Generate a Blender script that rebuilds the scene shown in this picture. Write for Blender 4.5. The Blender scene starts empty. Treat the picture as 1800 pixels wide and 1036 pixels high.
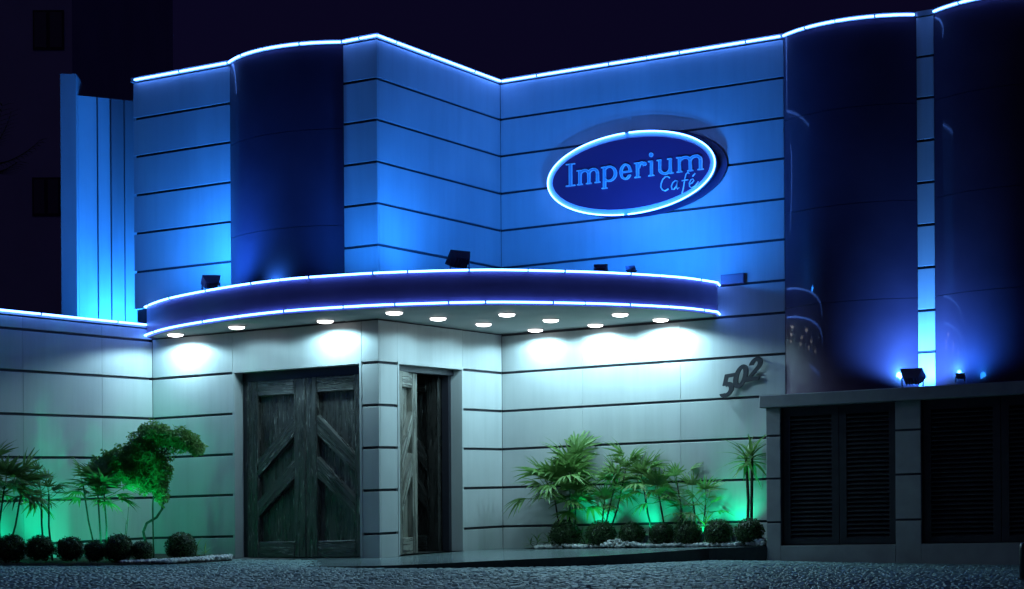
import bpy, bmesh, math, random
from mathutils import Vector, Matrix
random.seed(7)
R = math.radians
sc = bpy.context.scene
col = sc.collection

# ------------------------------------------------------------------ camera, sky, added violet fill, exposure
F = 3150.0            # focal length in photograph pixels (1800 wide)
HY = 872.0            # horizon row
ROLL = 0.0061
SL = 0.0236           # the courses of the building climb this much per metre to the east
cam = bpy.data.cameras.new("camera")
cam.sensor_width = 36.0
cam.lens = 36.0 * F / 1800.0
cam.shift_y = (HY - 518.0) / 1800.0
cam.clip_start = 0.1
cam.clip_end = 500.0
cam_o = bpy.data.objects.new("camera", cam)
col.objects.link(cam_o)
cam_o.rotation_euler = (R(90), ROLL, 0)
sc.camera = cam_o

world = bpy.data.worlds.new("World")
sc.world = world
world.use_nodes = True
wn = world.node_tree.nodes
wl_ = world.node_tree.links
wn.clear()
sky = wn.new("ShaderNodeTexSky"); sky.sky_type = 'NISHITA'; sky.sun_disc = False
sky.sun_elevation = R(-4); sky.sun_rotation = R(200)
bg1 = wn.new("ShaderNodeBackground"); bg1.inputs[1].default_value = 0.004
bg2 = wn.new("ShaderNodeBackground"); bg2.inputs[0].default_value = (0.22, 0.16, 1.0, 1); bg2.inputs[1].default_value = 0.0125
add = wn.new("ShaderNodeAddShader"); wo = wn.new("ShaderNodeOutputWorld")
wl_.new(sky.outputs[0], bg1.inputs[0]); wl_.new(bg1.outputs[0], add.inputs[0]); wl_.new(bg2.outputs[0], add.inputs[1])
wl_.new(add.outputs[0], wo.inputs[0])

moon = bpy.data.lights.new("violet_fill", 'SUN'); moon.energy = 0.022; moon.angle = R(1); moon.color = (0.55, 0.42, 1.0)  # added violet sun lamp, lifts the dim surfaces that face the street
fill_sun_o = bpy.data.objects.new("violet_fill", moon); col.objects.link(fill_sun_o); fill_sun_o.rotation_euler = (R(50), 0, R(-20))

sc.view_settings.view_transform = 'Standard'
sc.view_settings.look = 'None'
sc.view_settings.exposure = 0.0
sc.view_settings.gamma = 1.0
sc.render.engine = 'CYCLES'
sc.cycles.use_denoising = True
sc.cycles.max_bounces = 6
sc.cycles.sample_clamp_indirect = 3.0
sc.cycles.caustics_reflective = False
sc.cycles.caustics_refractive = False

# ------------------------------------------------------------------ light levels
DOWN_W = 47.0
FLOOD_COL = (0.015, 0.215, 1.0)
FK = 3.9
NEON = (1.2, 3.5, 14.0)
GREEN = (0.0, 0.75, 0.36)

# ------------------------------------------------------------------ site frame
TH = math.atan(1 / 1.76)
Bx, By = math.cos(TH), -math.sin(TH)       # along the front walls, to the east
Cx, Cy = math.sin(TH), math.cos(TH)        # into the building
QX, QY = -1.55, 20.95                      # the outer corner between the two doors

def uvz(u, v, z):
    x = QX + u * Bx + v * Cx
    y = QY + u * By + v * Cy
    return Vector((x, y, z + SL * x))

def W(px, py, Y):
    v0 = HY - py - ROLL * (px - 900)
    u0 = px - 900 + ROLL * (HY - py)
    return Vector((u0 / F * Y, Y, v0 / F * Y))

def u_at(px, v, py=600):
    k = (px - 900 + ROLL * (HY - py)) / F
    return (k * (QY + v * Cy) - QX - v * Cx) / (Bx - k * By)

def v_at(px, u, py=600):
    k = (px - 900 + ROLL * (HY - py)) / F
    return (k * (QY + u * By) - QX - u * Bx) / (Cx - k * Cy)

def gz(x):
    return -0.76 - 0.0065 * x

VD = 2.89                                   # the wall with the sign
VE = 2.275                                  # service wall
UA = -3.43                                  # boundary wall
def wB(s, z, n): return uvz(s, -n, z)
def wC(s, z, n): return uvz(n, s, z)
def wD(s, z, n): return uvz(s, VD - n, z)
def wA(s, z, n): return uvz(UA + n, -s, z)
def wE(s, z, n): return uvz(s, VE - n, z)

# ------------------------------------------------------------------ helpers
def wpos(o):
    p = Vector((0, 0, 0))
    while o is not None:
        p = p + o.location
        o = o.parent
    return p

class MB:
    def __init__(self):
        self.v = []; self.f = []; self.m = []
    def add(self, vs, fs, mi=0):
        k = len(self.v)
        self.v += [Vector(p) for p in vs]
        for f in fs:
            self.f.append(tuple(i + k for i in f)); self.m.append(mi)
    def hexa(self, p, mi=0):               # 0-3 one side, 4-7 the other
        self.add(p, [(0, 1, 2, 3), (7, 6, 5, 4), (0, 4, 5, 1), (1, 5, 6, 2), (2, 6, 7, 3), (3, 7, 4, 0)], mi)
    def wbox(self, w, s0, s1, z0, z1, n0, n1, mi=0):
        self.hexa([w(s0, z0, n1), w(s1, z0, n1), w(s1, z1, n1), w(s0, z1, n1),
                   w(s0, z0, n0), w(s1, z0, n0), w(s1, z1, n0), w(s0, z1, n0)], mi)
    def wpanel(self, w, s0, s1, z0, z1, n0, n1, ch=0.006, jit=0.0):
        j = [random.uniform(-jit, jit) for _ in range(4)]
        a = [w(s0 + ch, z0 + ch, n1 + j[0]), w(s1 - ch, z0 + ch, n1 + j[1]), w(s1 - ch, z1 - ch, n1 + j[2]), w(s0 + ch, z1 - ch, n1 + j[3])]
        b = [w(s0, z0, n1 - ch), w(s1, z0, n1 - ch), w(s1, z1, n1 - ch), w(s0, z1, n1 - ch)]
        c = [w(s0, z0, n0), w(s1, z0, n0), w(s1, z1, n0), w(s0, z1, n0)]
        fs = [(0, 1, 2, 3)]
        for i in range(4):
            k = (i + 1) % 4
            fs += [(i, i + 4, k + 4, k), (i + 4, i + 8, k + 8, k + 4)]
        self.add(a + b + c, fs)
    def box(self, c, sx, sy, sz, rot=None, taper=1.0):
        c = Vector(c); p = []
        for yy in (-1, 1):
            for xx, zz in ((-1, -1), (1, -1), (1, 1), (-1, 1)):
                t = taper if zz > 0 else 1.0
                q = Vector((xx * sx / 2 * t, yy * sy / 2 * t, zz * sz / 2))
                p.append(c + (rot @ q if rot else q))
        self.hexa(p)
    def strip(self, lo, hi):
        k = len(self.v); n = len(lo); self.v += list(lo) + list(hi)
        for i in range(n - 1):
            self.f.append((k + i, k + i + 1, k + n + i + 1, k + n + i)); self.m.append(0)
    def tube(self, pts, r, n=8, caps=True, mi=0):
        pts = [Vector(p) for p in pts]
        rs = r if isinstance(r, (list, tuple)) else [r] * len(pts)
        k0 = len(self.v); up = None
        for i, p in enumerate(pts):
            d = (pts[min(i + 1, len(pts) - 1)] - pts[max(i - 1, 0)]).normalized()
            if up is None:
                up = Vector((0, 0, 1)) if abs(d.z) < 0.9 else Vector((1, 0, 0))
            a = d.cross(up).normalized(); b = a.cross(d).normalized(); up = b
            for k in range(n):
                t = 2 * math.pi * k / n
                self.v.append(p + (a * math.cos(t) + b * math.sin(t)) * rs[i])
        for i in range(len(pts) - 1):
            for k in range(n):
                q = (k + 1) % n
                self.f.append((k0 + i * n + k, k0 + i * n + q, k0 + (i + 1) * n + q, k0 + (i + 1) * n + k)); self.m.append(mi)
        if caps:
            self.f.append(tuple(k0 + k for k in reversed(range(n)))); self.m.append(mi)
            e = k0 + (len(pts) - 1) * n
            self.f.append(tuple(e + k for k in range(n))); self.m.append(mi)
    def build(self, name, mat, parent=None, smooth=False, origin=None):
        me = bpy.data.meshes.new(name)
        if origin is None:
            origin = wpos(parent) if parent else Vector((0, 0, 0))
            loc = Vector((0, 0, 0))
        else:
            origin = Vector(origin)
            loc = origin - (wpos(parent) if parent else Vector((0, 0, 0)))
        me.from_pydata([tuple(p - origin) for p in self.v], [], self.f)
        mats = mat if isinstance(mat, (list, tuple)) else [mat]
        for m in mats: me.materials.append(m)
        if len(mats) > 1:
            me.polygons.foreach_set("material_index", self.m)
        if smooth:
            me.polygons.foreach_set("use_smooth", [True] * len(me.polygons))
        bm = bmesh.new(); bm.from_mesh(me)
        if len(bm.faces) < 4000: bmesh.ops.recalc_face_normals(bm, faces=bm.faces)
        bm.to_mesh(me); bm.free()
        o = bpy.data.objects.new(name, me); col.objects.link(o)
        o.parent = parent; o.location = loc
        return o

def tag(o, label=None, cat=None, group=None, kind=None):
    if label: o["label"] = label
    if cat: o["category"] = cat
    if group: o["group"] = group
    if kind: o["kind"] = kind
    return o
def empty(name, loc, label=None, cat=None, group=None):
    o = bpy.data.objects.new(name, None); col.objects.link(o); o.location = loc
    o.empty_display_size = 0.2
    return tag(o, label, cat, group)
def copy_to(o, parent, loc=None, mat=None):
    c = o.copy(); col.objects.link(c); c.parent = parent
    if loc is not None: c.location = loc
    if mat is not None: c.matrix_local = mat
    return c

# ------------------------------------------------------------------ materials
def mat(name, base=(0.5, 0.5, 0.5), rough=0.5, metal=0.0, spec=0.5):
    m = bpy.data.materials.new(name); m.use_nodes = True
    b = m.node_tree.nodes["Principled BSDF"]
    b.inputs["Base Color"].default_value = (*base, 1)
    b.inputs["Roughness"].default_value = rough
    b.inputs["Metallic"].default_value = metal
    b.inputs["Specular IOR Level"].default_value = spec
    return m
def nd(m, t, **kw):
    n = m.node_tree.nodes.new(t)
    for k, v in kw.items():
        if k in n.inputs: n.inputs[k].default_value = v
        else: setattr(n, k, v)
    return n
def lk(m, a, b): m.node_tree.links.new(a, b)
def bsdf(m): return m.node_tree.nodes["Principled BSDF"]
def vary(m, c0, c1, scale=3.0, detail=6, stretch=(1, 1, 1), rough=None, bump=0.0, bscale=None, bdist=0.01, rand=0.0, lo=0.3, hi=0.7):
    """noise-driven colour, roughness and relief in world coordinates"""
    g = nd(m, "ShaderNodeNewGeometry"); mp = nd(m, "ShaderNodeMapping"); mp.inputs["Scale"].default_value = stretch
    lk(m, g.outputs["Position"], mp.inputs["Vector"])
    nz = nd(m, "ShaderNodeTexNoise", Scale=scale, Detail=detail); lk(m, mp.outputs[0], nz.inputs["Vector"])
    cr = nd(m, "ShaderNodeValToRGB"); e = cr.color_ramp.elements
    e[0].position = lo; e[1].position = hi; e[0].color = (*c0, 1); e[1].color = (*c1, 1)
    lk(m, nz.outputs["Fac"], cr.inputs[0])
    out = cr.outputs[0]
    if rand:
        oi = nd(m, "ShaderNodeObjectInfo"); hs = nd(m, "ShaderNodeHueSaturation")
        mr = nd(m, "ShaderNodeMapRange"); mr.inputs[3].default_value = 1 - rand; mr.inputs[4].default_value = 1 + rand
        lk(m, oi.outputs["Random"], mr.inputs[0]); lk(m, mr.outputs[0], hs.inputs["Value"]); lk(m, out, hs.inputs["Color"])
        out = hs.outputs[0]
    lk(m, out, bsdf(m).inputs["Base Color"])
    if rough:
        mr = nd(m, "ShaderNodeMapRange"); mr.inputs[3].default_value = rough[0]; mr.inputs[4].default_value = rough[1]
        lk(m, nz.outputs["Fac"], mr.inputs[0]); lk(m, mr.outputs[0], bsdf(m).inputs["Roughness"])
    if bump:
        n2 = nd(m, "ShaderNodeTexNoise", Scale=bscale or scale, Detail=5); lk(m, mp.outputs[0], n2.inputs["Vector"])
        bp = nd(m, "ShaderNodeBump", Strength=bump, Distance=bdist); lk(m, n2.outputs["Fac"], bp.inputs["Height"])
        lk(m, bp.outputs[0], bsdf(m).inputs["Normal"])
    return m
def emis(name, colr, st):
    m = mat(name, (0.8, 0.8, 0.8), 0.3)
    bsdf(m).inputs["Emission Color"].default_value = (*colr, 1)
    bsdf(m).inputs["Emission Strength"].default_value = st
    return m

M = {}
M['panel'] = vary(mat('aluminium_panel', rough=0.42), (0.43, 0.44, 0.45), (0.52, 0.525, 0.53), 1.6, 8, (1, 1, 0.5), rough=(0.36, 0.52), bump=0.10, bscale=2.2, bdist=0.02, rand=0.035)
def grime(m):
    b = bsdf(m); src = b.inputs["Base Color"].links[0].from_socket
    g = nd(m, "ShaderNodeNewGeometry"); mp = nd(m, "ShaderNodeMapping"); mp.inputs["Scale"].default_value = (9, 9, 0.55); lk(m, g.outputs["Position"], mp.inputs[0])
    nz = nd(m, "ShaderNodeTexNoise", Scale=1.0, Detail=7, Roughness=0.65); lk(m, mp.outputs[0], nz.inputs["Vector"])
    mr = nd(m, "ShaderNodeMapRange"); mr.inputs[1].default_value = 0.45; mr.inputs[2].default_value = 0.8; mr.inputs[3].default_value = 0.0; mr.inputs[4].default_value = 0.34; lk(m, nz.outputs["Fac"], mr.inputs[0])
    n2 = nd(m, "ShaderNodeTexNoise", Scale=0.8, Detail=4); lk(m, g.outputs["Position"], n2.inputs["Vector"])
    mu = nd(m, "ShaderNodeMath", operation='MULTIPLY'); lk(m, mr.outputs[0], mu.inputs[0]); lk(m, n2.outputs["Fac"], mu.inputs[1])
    mx = nd(m, "ShaderNodeMixRGB"); mx.inputs[2].default_value = (0.16, 0.15, 0.14, 1); lk(m, mu.outputs[0], mx.inputs[0]); lk(m, src, mx.inputs[1])
    lk(m, mx.outputs[0], b.inputs["Base Color"])
grime(M['panel'])
M['joint'] = mat('joint_backing', (0.05, 0.045, 0.06), 0.8)  # even dark backing behind the panels, seen in the open joints
M['render'] = vary(mat('service_render', rough=0.8), (0.28, 0.27, 0.275), (0.36, 0.35, 0.35), 5, 8, rough=(0.7, 0.9), bump=0.15, bscale=40, bdist=0.004)
M['wallback'] = vary(mat('plain_render', rough=0.85), (0.2, 0.2, 0.21), (0.27, 0.27, 0.27), 3)
M['coping'] = mat('coping_metal', (0.35, 0.35, 0.37), 0.4)
M['fascia'] = vary(mat('fascia_metal', rough=0.35), (0.15, 0.09, 0.19), (0.19, 0.115, 0.23), 2.5, 5, rough=(0.4, 0.5))
M['soffit'] = vary(mat('soffit_board', rough=0.6), (0.42, 0.43, 0.43), (0.5, 0.5, 0.5), 2)
M['glass'] = vary(mat('black_glass', rough=0.3), (0.055, 0.030, 0.060), (0.075, 0.042, 0.08), 1.5, 4)
bsdf(M['glass']).inputs["Roughness"].default_value = 0.38
bsdf(M['glass']).inputs["Specular IOR Level"].default_value = 0.15
bsdf(M['glass']).inputs["Coat Weight"].default_value = 0.36
bsdf(M['glass']).inputs["Coat Roughness"].default_value = 0.05
M['mullion'] = mat('dark_mullion', (0.03, 0.028, 0.04), 0.35)
M['neon'] = emis('neon_gas', (NEON[0] / 15, NEON[1] / 15, NEON[2] / 15), 15.0)
M['lens'] = emis('lamp_lens', (1.0, 0.97, 0.97), 5.0)
M['blens'] = emis('blue_lamp_lens', (0.1, 0.55, 1.0), 3.0)
M['glens'] = emis('green_lamp_lens', (0.1, 1.0, 0.5), 1.0)
M['rim'] = mat('lamp_rim', (0.5, 0.5, 0.5), 0.3, 0.6)
M['housing'] = vary(mat('lamp_housing', rough=0.5), (0.10, 0.08, 0.15), (0.15, 0.12, 0.20), 12)
M['signface'] = mat('sign_face', (0.13, 0.03, 0.12), 0.5)
M['signback'] = mat('sign_back', (0.035, 0.025, 0.09), 0.45)
M['signrim'] = mat('sign_rim', (0.45, 0.6, 0.75), 0.35)
M['letter'] = mat('letter_blue', (0.28, 0.48, 0.60), 0.4)
M['letteredge'] = mat('letter_edge', (0.80, 0.88, 0.92), 0.4)
M['digit'] = mat('digit_metal', (0.028, 0.026, 0.035), 0.4, 0.0)
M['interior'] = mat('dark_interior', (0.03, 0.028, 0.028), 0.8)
M['granite'] = vary(mat('polished_granite', rough=0.2), (0.11, 0.15, 0.155), (0.19, 0.24, 0.245), 60, 6, rough=(0.14, 0.28))
M['riser'] = vary(mat('shaded_riser', rough=0.4), (0.018, 0.018, 0.02), (0.035, 0.035, 0.038), 20)  # shade of the step's upright faces, put into a darker stone colour
M['louvre'] = vary(mat('louvre_paint', rough=0.4), (0.025, 0.022, 0.028), (0.04, 0.036, 0.045), 6)
M['soil'] = vary(mat('soil', rough=1.0), (0.015, 0.012, 0.009), (0.04, 0.032, 0.025), 14, 8, bump=0.8, bscale=30, bdist=0.03)
M['pebble'] = vary(mat('white_pebble', rough=0.7), (0.62, 0.62, 0.60), (0.85, 0.85, 0.83), 30, 3)
M['stem'] = vary(mat('palm_stem', rough=0.9), (0.03, 0.025, 0.018), (0.09, 0.075, 0.05), 40, 5, (1, 1, 3), bump=0.5, bscale=60, bdist=0.01)
M['bark'] = vary(mat('tree_bark', rough=0.9), (0.05, 0.04, 0.03), (0.12, 0.10, 0.075), 25, 6, bump=0.6, bscale=40, bdist=0.01)

def leafmat(name, c0, c1, rough=0.42, transl=0.35, scale=9):
    m = vary(mat(name, rough=rough), c0, c1, scale, 4, rand=0.25)
    b = bsdf(m); out = m.node_tree.nodes["Material Output"]
    tr = nd(m, "ShaderNodeBsdfTranslucent"); mx = nd(m, "ShaderNodeMixShader"); mx.inputs[0].default_value = transl
    src = b.inputs["Base Color"].links[0].from_socket
    lk(m, src, tr.inputs[0]); lk(m, b.outputs[0], mx.inputs[1]); lk(m, tr.outputs[0], mx.inputs[2]); lk(m, mx.outputs[0], out.inputs[0])
    return m
M['palm'] = leafmat('palm_leaf', (0.09, 0.20, 0.05), (0.22, 0.38, 0.11))
M['fern'] = leafmat('bright_leaf', (0.10, 0.22, 0.03), (0.22, 0.36, 0.05))
M['box'] = leafmat('boxwood_leaf', (0.014, 0.045, 0.008), (0.04, 0.10, 0.018), 0.5, 0.15, 25)
M['juniper'] = leafmat('tree_leaf', (0.11, 0.24, 0.05), (0.24, 0.40, 0.12), 0.5, 0.4, 6)
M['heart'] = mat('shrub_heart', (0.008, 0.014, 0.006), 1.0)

# timber: dark boards, glossy highlights painted as pale streaks down the grain
def wood(name, dark, midc, pale, cut=0.60):
    m = mat(name, (0.06, 0.05, 0.045), 0.4)
    at = nd(m, "ShaderNodeAttribute"); at.attribute_name = 'grain'
    oi = nd(m, "ShaderNodeObjectInfo"); sc_ = nd(m, "ShaderNodeVectorMath", operation='MULTIPLY_ADD')
    cx = nd(m, "ShaderNodeCombineXYZ"); 
    for k in range(3): lk(m, oi.outputs["Random"], cx.inputs[k])
    lk(m, cx.outputs[0], sc_.inputs[0]); sc_.inputs[1].default_value = (7, 11, 5); lk(m, at.outputs["Vector"], sc_.inputs[2])
    mp = nd(m, "ShaderNodeMapping"); mp.inputs["Scale"].default_value = (22, 1.6, 10); lk(m, sc_.outputs[0], mp.inputs[0])
    n1 = nd(m, "ShaderNodeTexNoise", Scale=1.0, Detail=8, Roughness=0.6, Distortion=0.8); lk(m, mp.outputs[0], n1.inputs["Vector"])
    mp2 = nd(m, "ShaderNodeMapping"); mp2.inputs["Scale"].default_value = (42, 3.2, 20); lk(m, sc_.outputs[0], mp2.inputs[0])
    n2 = nd(m, "ShaderNodeTexNoise", Scale=1.0, Detail=6, Roughness=0.62, Distortion=1.6); lk(m, mp2.outputs[0], n2.inputs["Vector"])
    n3 = nd(m, "ShaderNodeTexNoise", Scale=2.3, Detail=3); lk(m, sc_.outputs[0], n3.inputs["Vector"])
    cr = nd(m, "ShaderNodeValToRGB"); e = cr.color_ramp.elements
    e[0].position = 0.35; e[0].color = (*dark, 1); e[1].position = cut; e[1].color = (*midc, 1)
    lk(m, n1.outputs["Fac"], cr.inputs[0])
    st = nd(m, "ShaderNodeMapRange"); st.inputs[1].default_value = 0.57; st.inputs[2].default_value = 0.68; lk(m, n2.outputs["Fac"], st.inputs[0])
    pt = nd(m, "ShaderNodeMapRange"); pt.inputs[1].default_value = 0.36; pt.inputs[2].default_value = 0.62; lk(m, n3.outputs["Fac"], pt.inputs[0])
    mu = nd(m, "ShaderNodeMath", operation='MULTIPLY'); lk(m, st.outputs[0], mu.inputs[0]); lk(m, pt.outputs[0], mu.inputs[1])
    mx = nd(m, "ShaderNodeMixRGB"); mx.inputs[2].default_value = (*pale, 1); lk(m, mu.outputs[0], mx.inputs[0]); lk(m, cr.outputs[0], mx.inputs[1])
    lk(m, mx.outputs[0], bsdf(m).inputs["Base Color"])
    bp = nd(m, "ShaderNodeBump", Strength=0.8, Distance=0.012); lk(m, n2.outputs["Fac"], bp.inputs["Height"]); lk(m, bp.outputs[0], bsdf(m).inputs["Normal"])
    mr = nd(m, "ShaderNodeMapRange"); mr.inputs[3].default_value = 0.16; mr.inputs[4].default_value = 0.4
    lk(m, n1.outputs["Fac"], mr.inputs[0]); lk(m, mr.outputs[0], bsdf(m).inputs["Roughness"])
    return m
def _spec(m): bsdf(m).inputs['Specular IOR Level'].default_value = 0.9; return m
M['wood'] = wood('streaked_timber', (0.014, 0.013, 0.012), (0.065, 0.062, 0.058), (0.60, 0.58, 0.54))
M['wooddark'] = wood('dark_timber', (0.010, 0.009, 0.008), (0.035, 0.032, 0.03), (0.22, 0.21, 0.2))
M['woodpale'] = wood('pale_timber', (0.05, 0.043, 0.036), (0.26, 0.235, 0.20), (0.75, 0.71, 0.63), 0.58)  # same timber in paler tones for the leaf standing ajar

for k_ in ('wood', 'wooddark', 'woodpale'): _spec(M[k_])

# street of small setts
def setts():
    m = mat('granite_setts', (0.06, 0.065, 0.07), 0.6)
    g = nd(m, "ShaderNodeNewGeometry")
    vo = nd(m, "ShaderNodeTexVoronoi", Scale=8.5, Randomness=0.75); lk(m, g.outputs["Position"], vo.inputs["Vector"])
    ve = nd(m, "ShaderNodeTexVoronoi", Scale=8.5, Randomness=0.75); ve.feature = 'DISTANCE_TO_EDGE'; lk(m, g.outputs["Position"], ve.inputs["Vector"])
    nz = nd(m, "ShaderNodeTexNoise", Scale=1.1, Detail=8, Roughness=0.7); lk(m, g.outputs["Position"], nz.inputs["Vector"])
    hs = nd(m, "ShaderNodeMapRange"); hs.inputs[1].default_value = 0.0; hs.inputs[2].default_value = 0.09
    lk(m, ve.outputs["Distance"], hs.inputs[0])
    cr = nd(m, "ShaderNodeValToRGB"); e = cr.color_ramp.elements
    e[0].position = 0.3; e[0].color = (0.10, 0.105, 0.11, 1); e[1].position = 0.72; e[1].color = (0.26, 0.265, 0.265, 1)
    lk(m, nz.outputs["Fac"], cr.inputs[0])
    sep = nd(m, "ShaderNodeSeparateColor"); lk(m, vo.outputs["Color"], sep.inputs[0])
    k = nd(m, "ShaderNodeMapRange"); k.inputs[3].default_value = 0.55; k.inputs[4].default_value = 1.5; lk(m, sep.outputs[0], k.inputs[0])
    mul = nd(m, "ShaderNodeMath", operation='MULTIPLY'); lk(m, k.outputs[0], mul.inputs[0]); lk(m, hs.outputs[0], mul.inputs[1])
    mx = nd(m, "ShaderNodeVectorMath", operation='SCALE'); lk(m, cr.outputs[0], mx.inputs[0]); lk(m, mul.outputs[0], mx.inputs["Scale"])
    lk(m, mx.outputs[0], bsdf(m).inputs["Base Color"])
    n2 = nd(m, "ShaderNodeTexNoise", Scale=22, Detail=4); lk(m, g.outputs["Position"], n2.inputs["Vector"])
    ad = nd(m, "ShaderNodeMath", operation='MULTIPLY_ADD'); lk(m, n2.outputs["Fac"], ad.inputs[0]); ad.inputs[1].default_value = 0.6; lk(m, hs.outputs[0], ad.inputs[2])
    bp = nd(m, "ShaderNodeBump", Strength=1.0, Distance=0.03); lk(m, ad.outputs[0], bp.inputs["Height"]); lk(m, bp.outputs[0], bsdf(m).inputs["Normal"])
    bsdf(m).inputs["Roughness"].default_value = 0.5
    return m
M['setts'] = setts()
M['sett'] = vary(mat('granite_sett', rough=0.5), (0.14, 0.23, 0.23), (0.25, 0.37, 0.365), 5, 9, rough=(0.45, 0.7), bump=0.5, bscale=60, bdist=0.006, lo=0.35, hi=0.68)

def lamp_spot(name, loc, aim, energy, colr, angle, blend=0.6, radius=0.03, parent=None):
    l = bpy.data.lights.new(name, 'SPOT'); l.energy = energy; l.color = colr; l.spot_size = R(angle); l.spot_blend = blend; l.shadow_soft_size = radius
    o = bpy.data.objects.new(name, l); col.objects.link(o)
    loc = Vector(loc); aim = Vector(aim)
    o.rotation_euler = (aim - loc).to_track_quat('-Z', 'Y').to_euler()
    o.parent = parent; o.location = loc - (wpos(parent) if parent else Vector((0, 0, 0)))
    return o

# ------------------------------------------------------------------ the ground
m = MB()
xs = [-120, -40, -16, -8, -4, 0, 4, 8, 16, 40, 120]; ys = [-20, 0, 6, 10, 14, 17, 20, 26, 40, 90, 200]
vs = [(x, y, gz(max(-30, min(30, x))) ) for y in ys for x in xs]
m.add(vs, [(j * 11 + i, j * 11 + i + 1, j * 11 + i + 12, j * 11 + i + 11) for j in range(10) for i in range(10)])
street = tag(m.build('street', M['setts']), 'dark street paved with small granite setts', None, None, 'structure')

vs = []; fs = []
Yr = 13.6; row = 0
while Yr < 20.9:
    hgt = random.uniform(0.07, 0.09); X = -6.6 + random.uniform(0, 0.12)
    while X < 6.6:
        wd = random.uniform(0.055, 0.11)
        x0, x1, y0, y1 = X + 0.003, X + wd - 0.003, Yr + 0.003, Yr + hgt - 0.003
        zt = gz(X) + random.gauss(0.010, 0.0014) + 0.006 * math.sin(X * 1.3 + Yr * 0.9); b = 0.012; k = len(vs)
        t = [random.gauss(0, 0.0015) for _ in range(4)]
        vs += [(x0, y0, zt - 0.03), (x1, y0, zt - 0.03), (x1, y1, zt - 0.03), (x0, y1, zt - 0.03),
               (x0, y0, zt - 0.008), (x1, y0, zt - 0.008), (x1, y1, zt - 0.008), (x0, y1, zt - 0.008),
               (x0 + b, y0 + b, zt + t[0]), (x1 - b, y0 + b, zt + t[1]), (x1 - b, y1 - b, zt + t[2]), (x0 + b, y1 - b, zt + t[3])]
        fs += [(k + 8, k + 9, k + 10, k + 11)] + [(k + 4 + i, k + 4 + (i + 1) % 4, k + 8 + (i + 1) % 4, k + 8 + i) for i in range(4)] + [(k + i, k + (i + 1) % 4, k + 4 + (i + 1) % 4, k + 4 + i) for i in range(4)]
        X += wd
    Yr += hgt
me = bpy.data.meshes.new('setts'); me.from_pydata(vs, [], fs); me.materials.append(M['sett'])
so = bpy.data.objects.new('setts', me); col.objects.link(so); so.parent = street; so["kind"] = "stuff"

# ------------------------------------------------------------------ panels
ZL = [-0.98, -0.398, 0.113, 0.6125, 1.11, 1.61]
ZU = [2.106, 2.495, 2.985, 3.475, 3.96, 4.45, 4.93, 5.40]
G = 0.016
def course(w, parent, s0, s1, z0, z1, seams=()):
    ed = [s0] + [s for s in seams if s0 + 0.05 < s < s1 - 0.05] + [s1]
    for i in range(len(ed) - 1):
        a = ed[i] + (0.001 if i else 0.0); b = ed[i + 1] - (0.001 if i < len(ed) - 2 else 0.0)
        q = MB(); q.wpanel(w, a, b, z0 + G, z1 - G, -0.028, 0.0, 0.003, 0.0012)
        q.build('panel', M['panel'], parent)

def neon(parent, pts, nseg, r=0.0115, gap=0.02, extra=()):
    """a run of glass tubes along a polyline, end to end with short gaps"""
    pts = [Vector(p) for p in pts]
    L = [0.0]
    for a, b in zip(pts, pts[1:]): L.append(L[-1] + (b - a).length)
    def at(t):
        for i in range(len(pts) - 1):
            if t <= L[i + 1] or i == len(pts) - 2:
                k = (t - L[i]) / max(1e-6, L[i + 1] - L[i]); return pts[i].lerp(pts[i + 1], k)
    cuts = [L[-1] * (i + (random.uniform(-0.12, 0.12) if 0 < i < nseg else 0)) / nseg for i in range(nseg + 1)]
    for a, b in zip(cuts, cuts[1:]):
        a2 = a + gap / 2; b2 = b - gap / 2
        ts = [a2] + [t for t in L if a2 + 0.01 < t < b2 - 0.01] + [b2]
        q = MB(); q.tube([at(t) for t in ts], r, 8)
        tb_ = q.build('neon_tube', M['neon'], parent, True)
        nc = max(1, int((b2 - a2) / 0.75))
        for ci_ in range(nc):
            t = a2 + (b2 - a2) * (ci_ + 0.5) / nc; pa, pb_ = at(t - 0.008), at(t + 0.008)
            c = MB(); c.tube([pa, pb_], r + 0.005, 8); c.build('tube_clip', M['mullion'], tb_)

# ------------------------------------------------------------------ the café building
bld = empty('cafe_building', uvz(0, 0, -0.75), 'two storey night café clad in grey panels with blue neon along its roofline', 'building')
DB = (-2.155, -0.24)      # door opening in the left front wall
DC = (0.40, 1.90)         # door opening in the return wall
DT = 1.64                 # head of both openings
B1 = (-2.174, -0.476)     # curved glass bay
UQ2 = 0.0
B2 = (u_at(1380, VD), u_at(1614, VD)); B3 = (u_at(1644, VD), u_at(1644, VD) + 1.62)
DEND = B2[0]

# left front wall
wl1 = MB()
wl1.wbox(wB, -3.70, DB[0], -1.0, 2.106, -0.20, -0.03); wl1.wbox(wB, DB[1], -0.032, -1.0, 2.106, -0.20, -0.03)
wl1.wbox(wB, DB[0], DB[1], DT, 2.106, -0.20, -0.031)
wl1.wbox(wB, -3.70, -0.032, 2.106, 5.38, -0.20, -0.03)
wall_b = wl1.build('front_wall', M['joint'], bld)
for i in range(5):
    course(wB, wall_b, -3.428, DB[0], ZL[i], ZL[i + 1]); course(wB, wall_b, DB[1], 0.0, ZL[i], ZL[i + 1])
course(wB, wall_b, -3.428, 0.0, 1.61, 2.12, (DB[0], DB[1]))
for i in range(len(ZU) - 1):
    a, b = ZU[i], ZU[i + 1]
    course(wB, wall_b, -3.42 if i == 0 else -3.72, B1[0], a, b); course(wB, wall_b, B1[1], 0.0, a, b)
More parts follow.
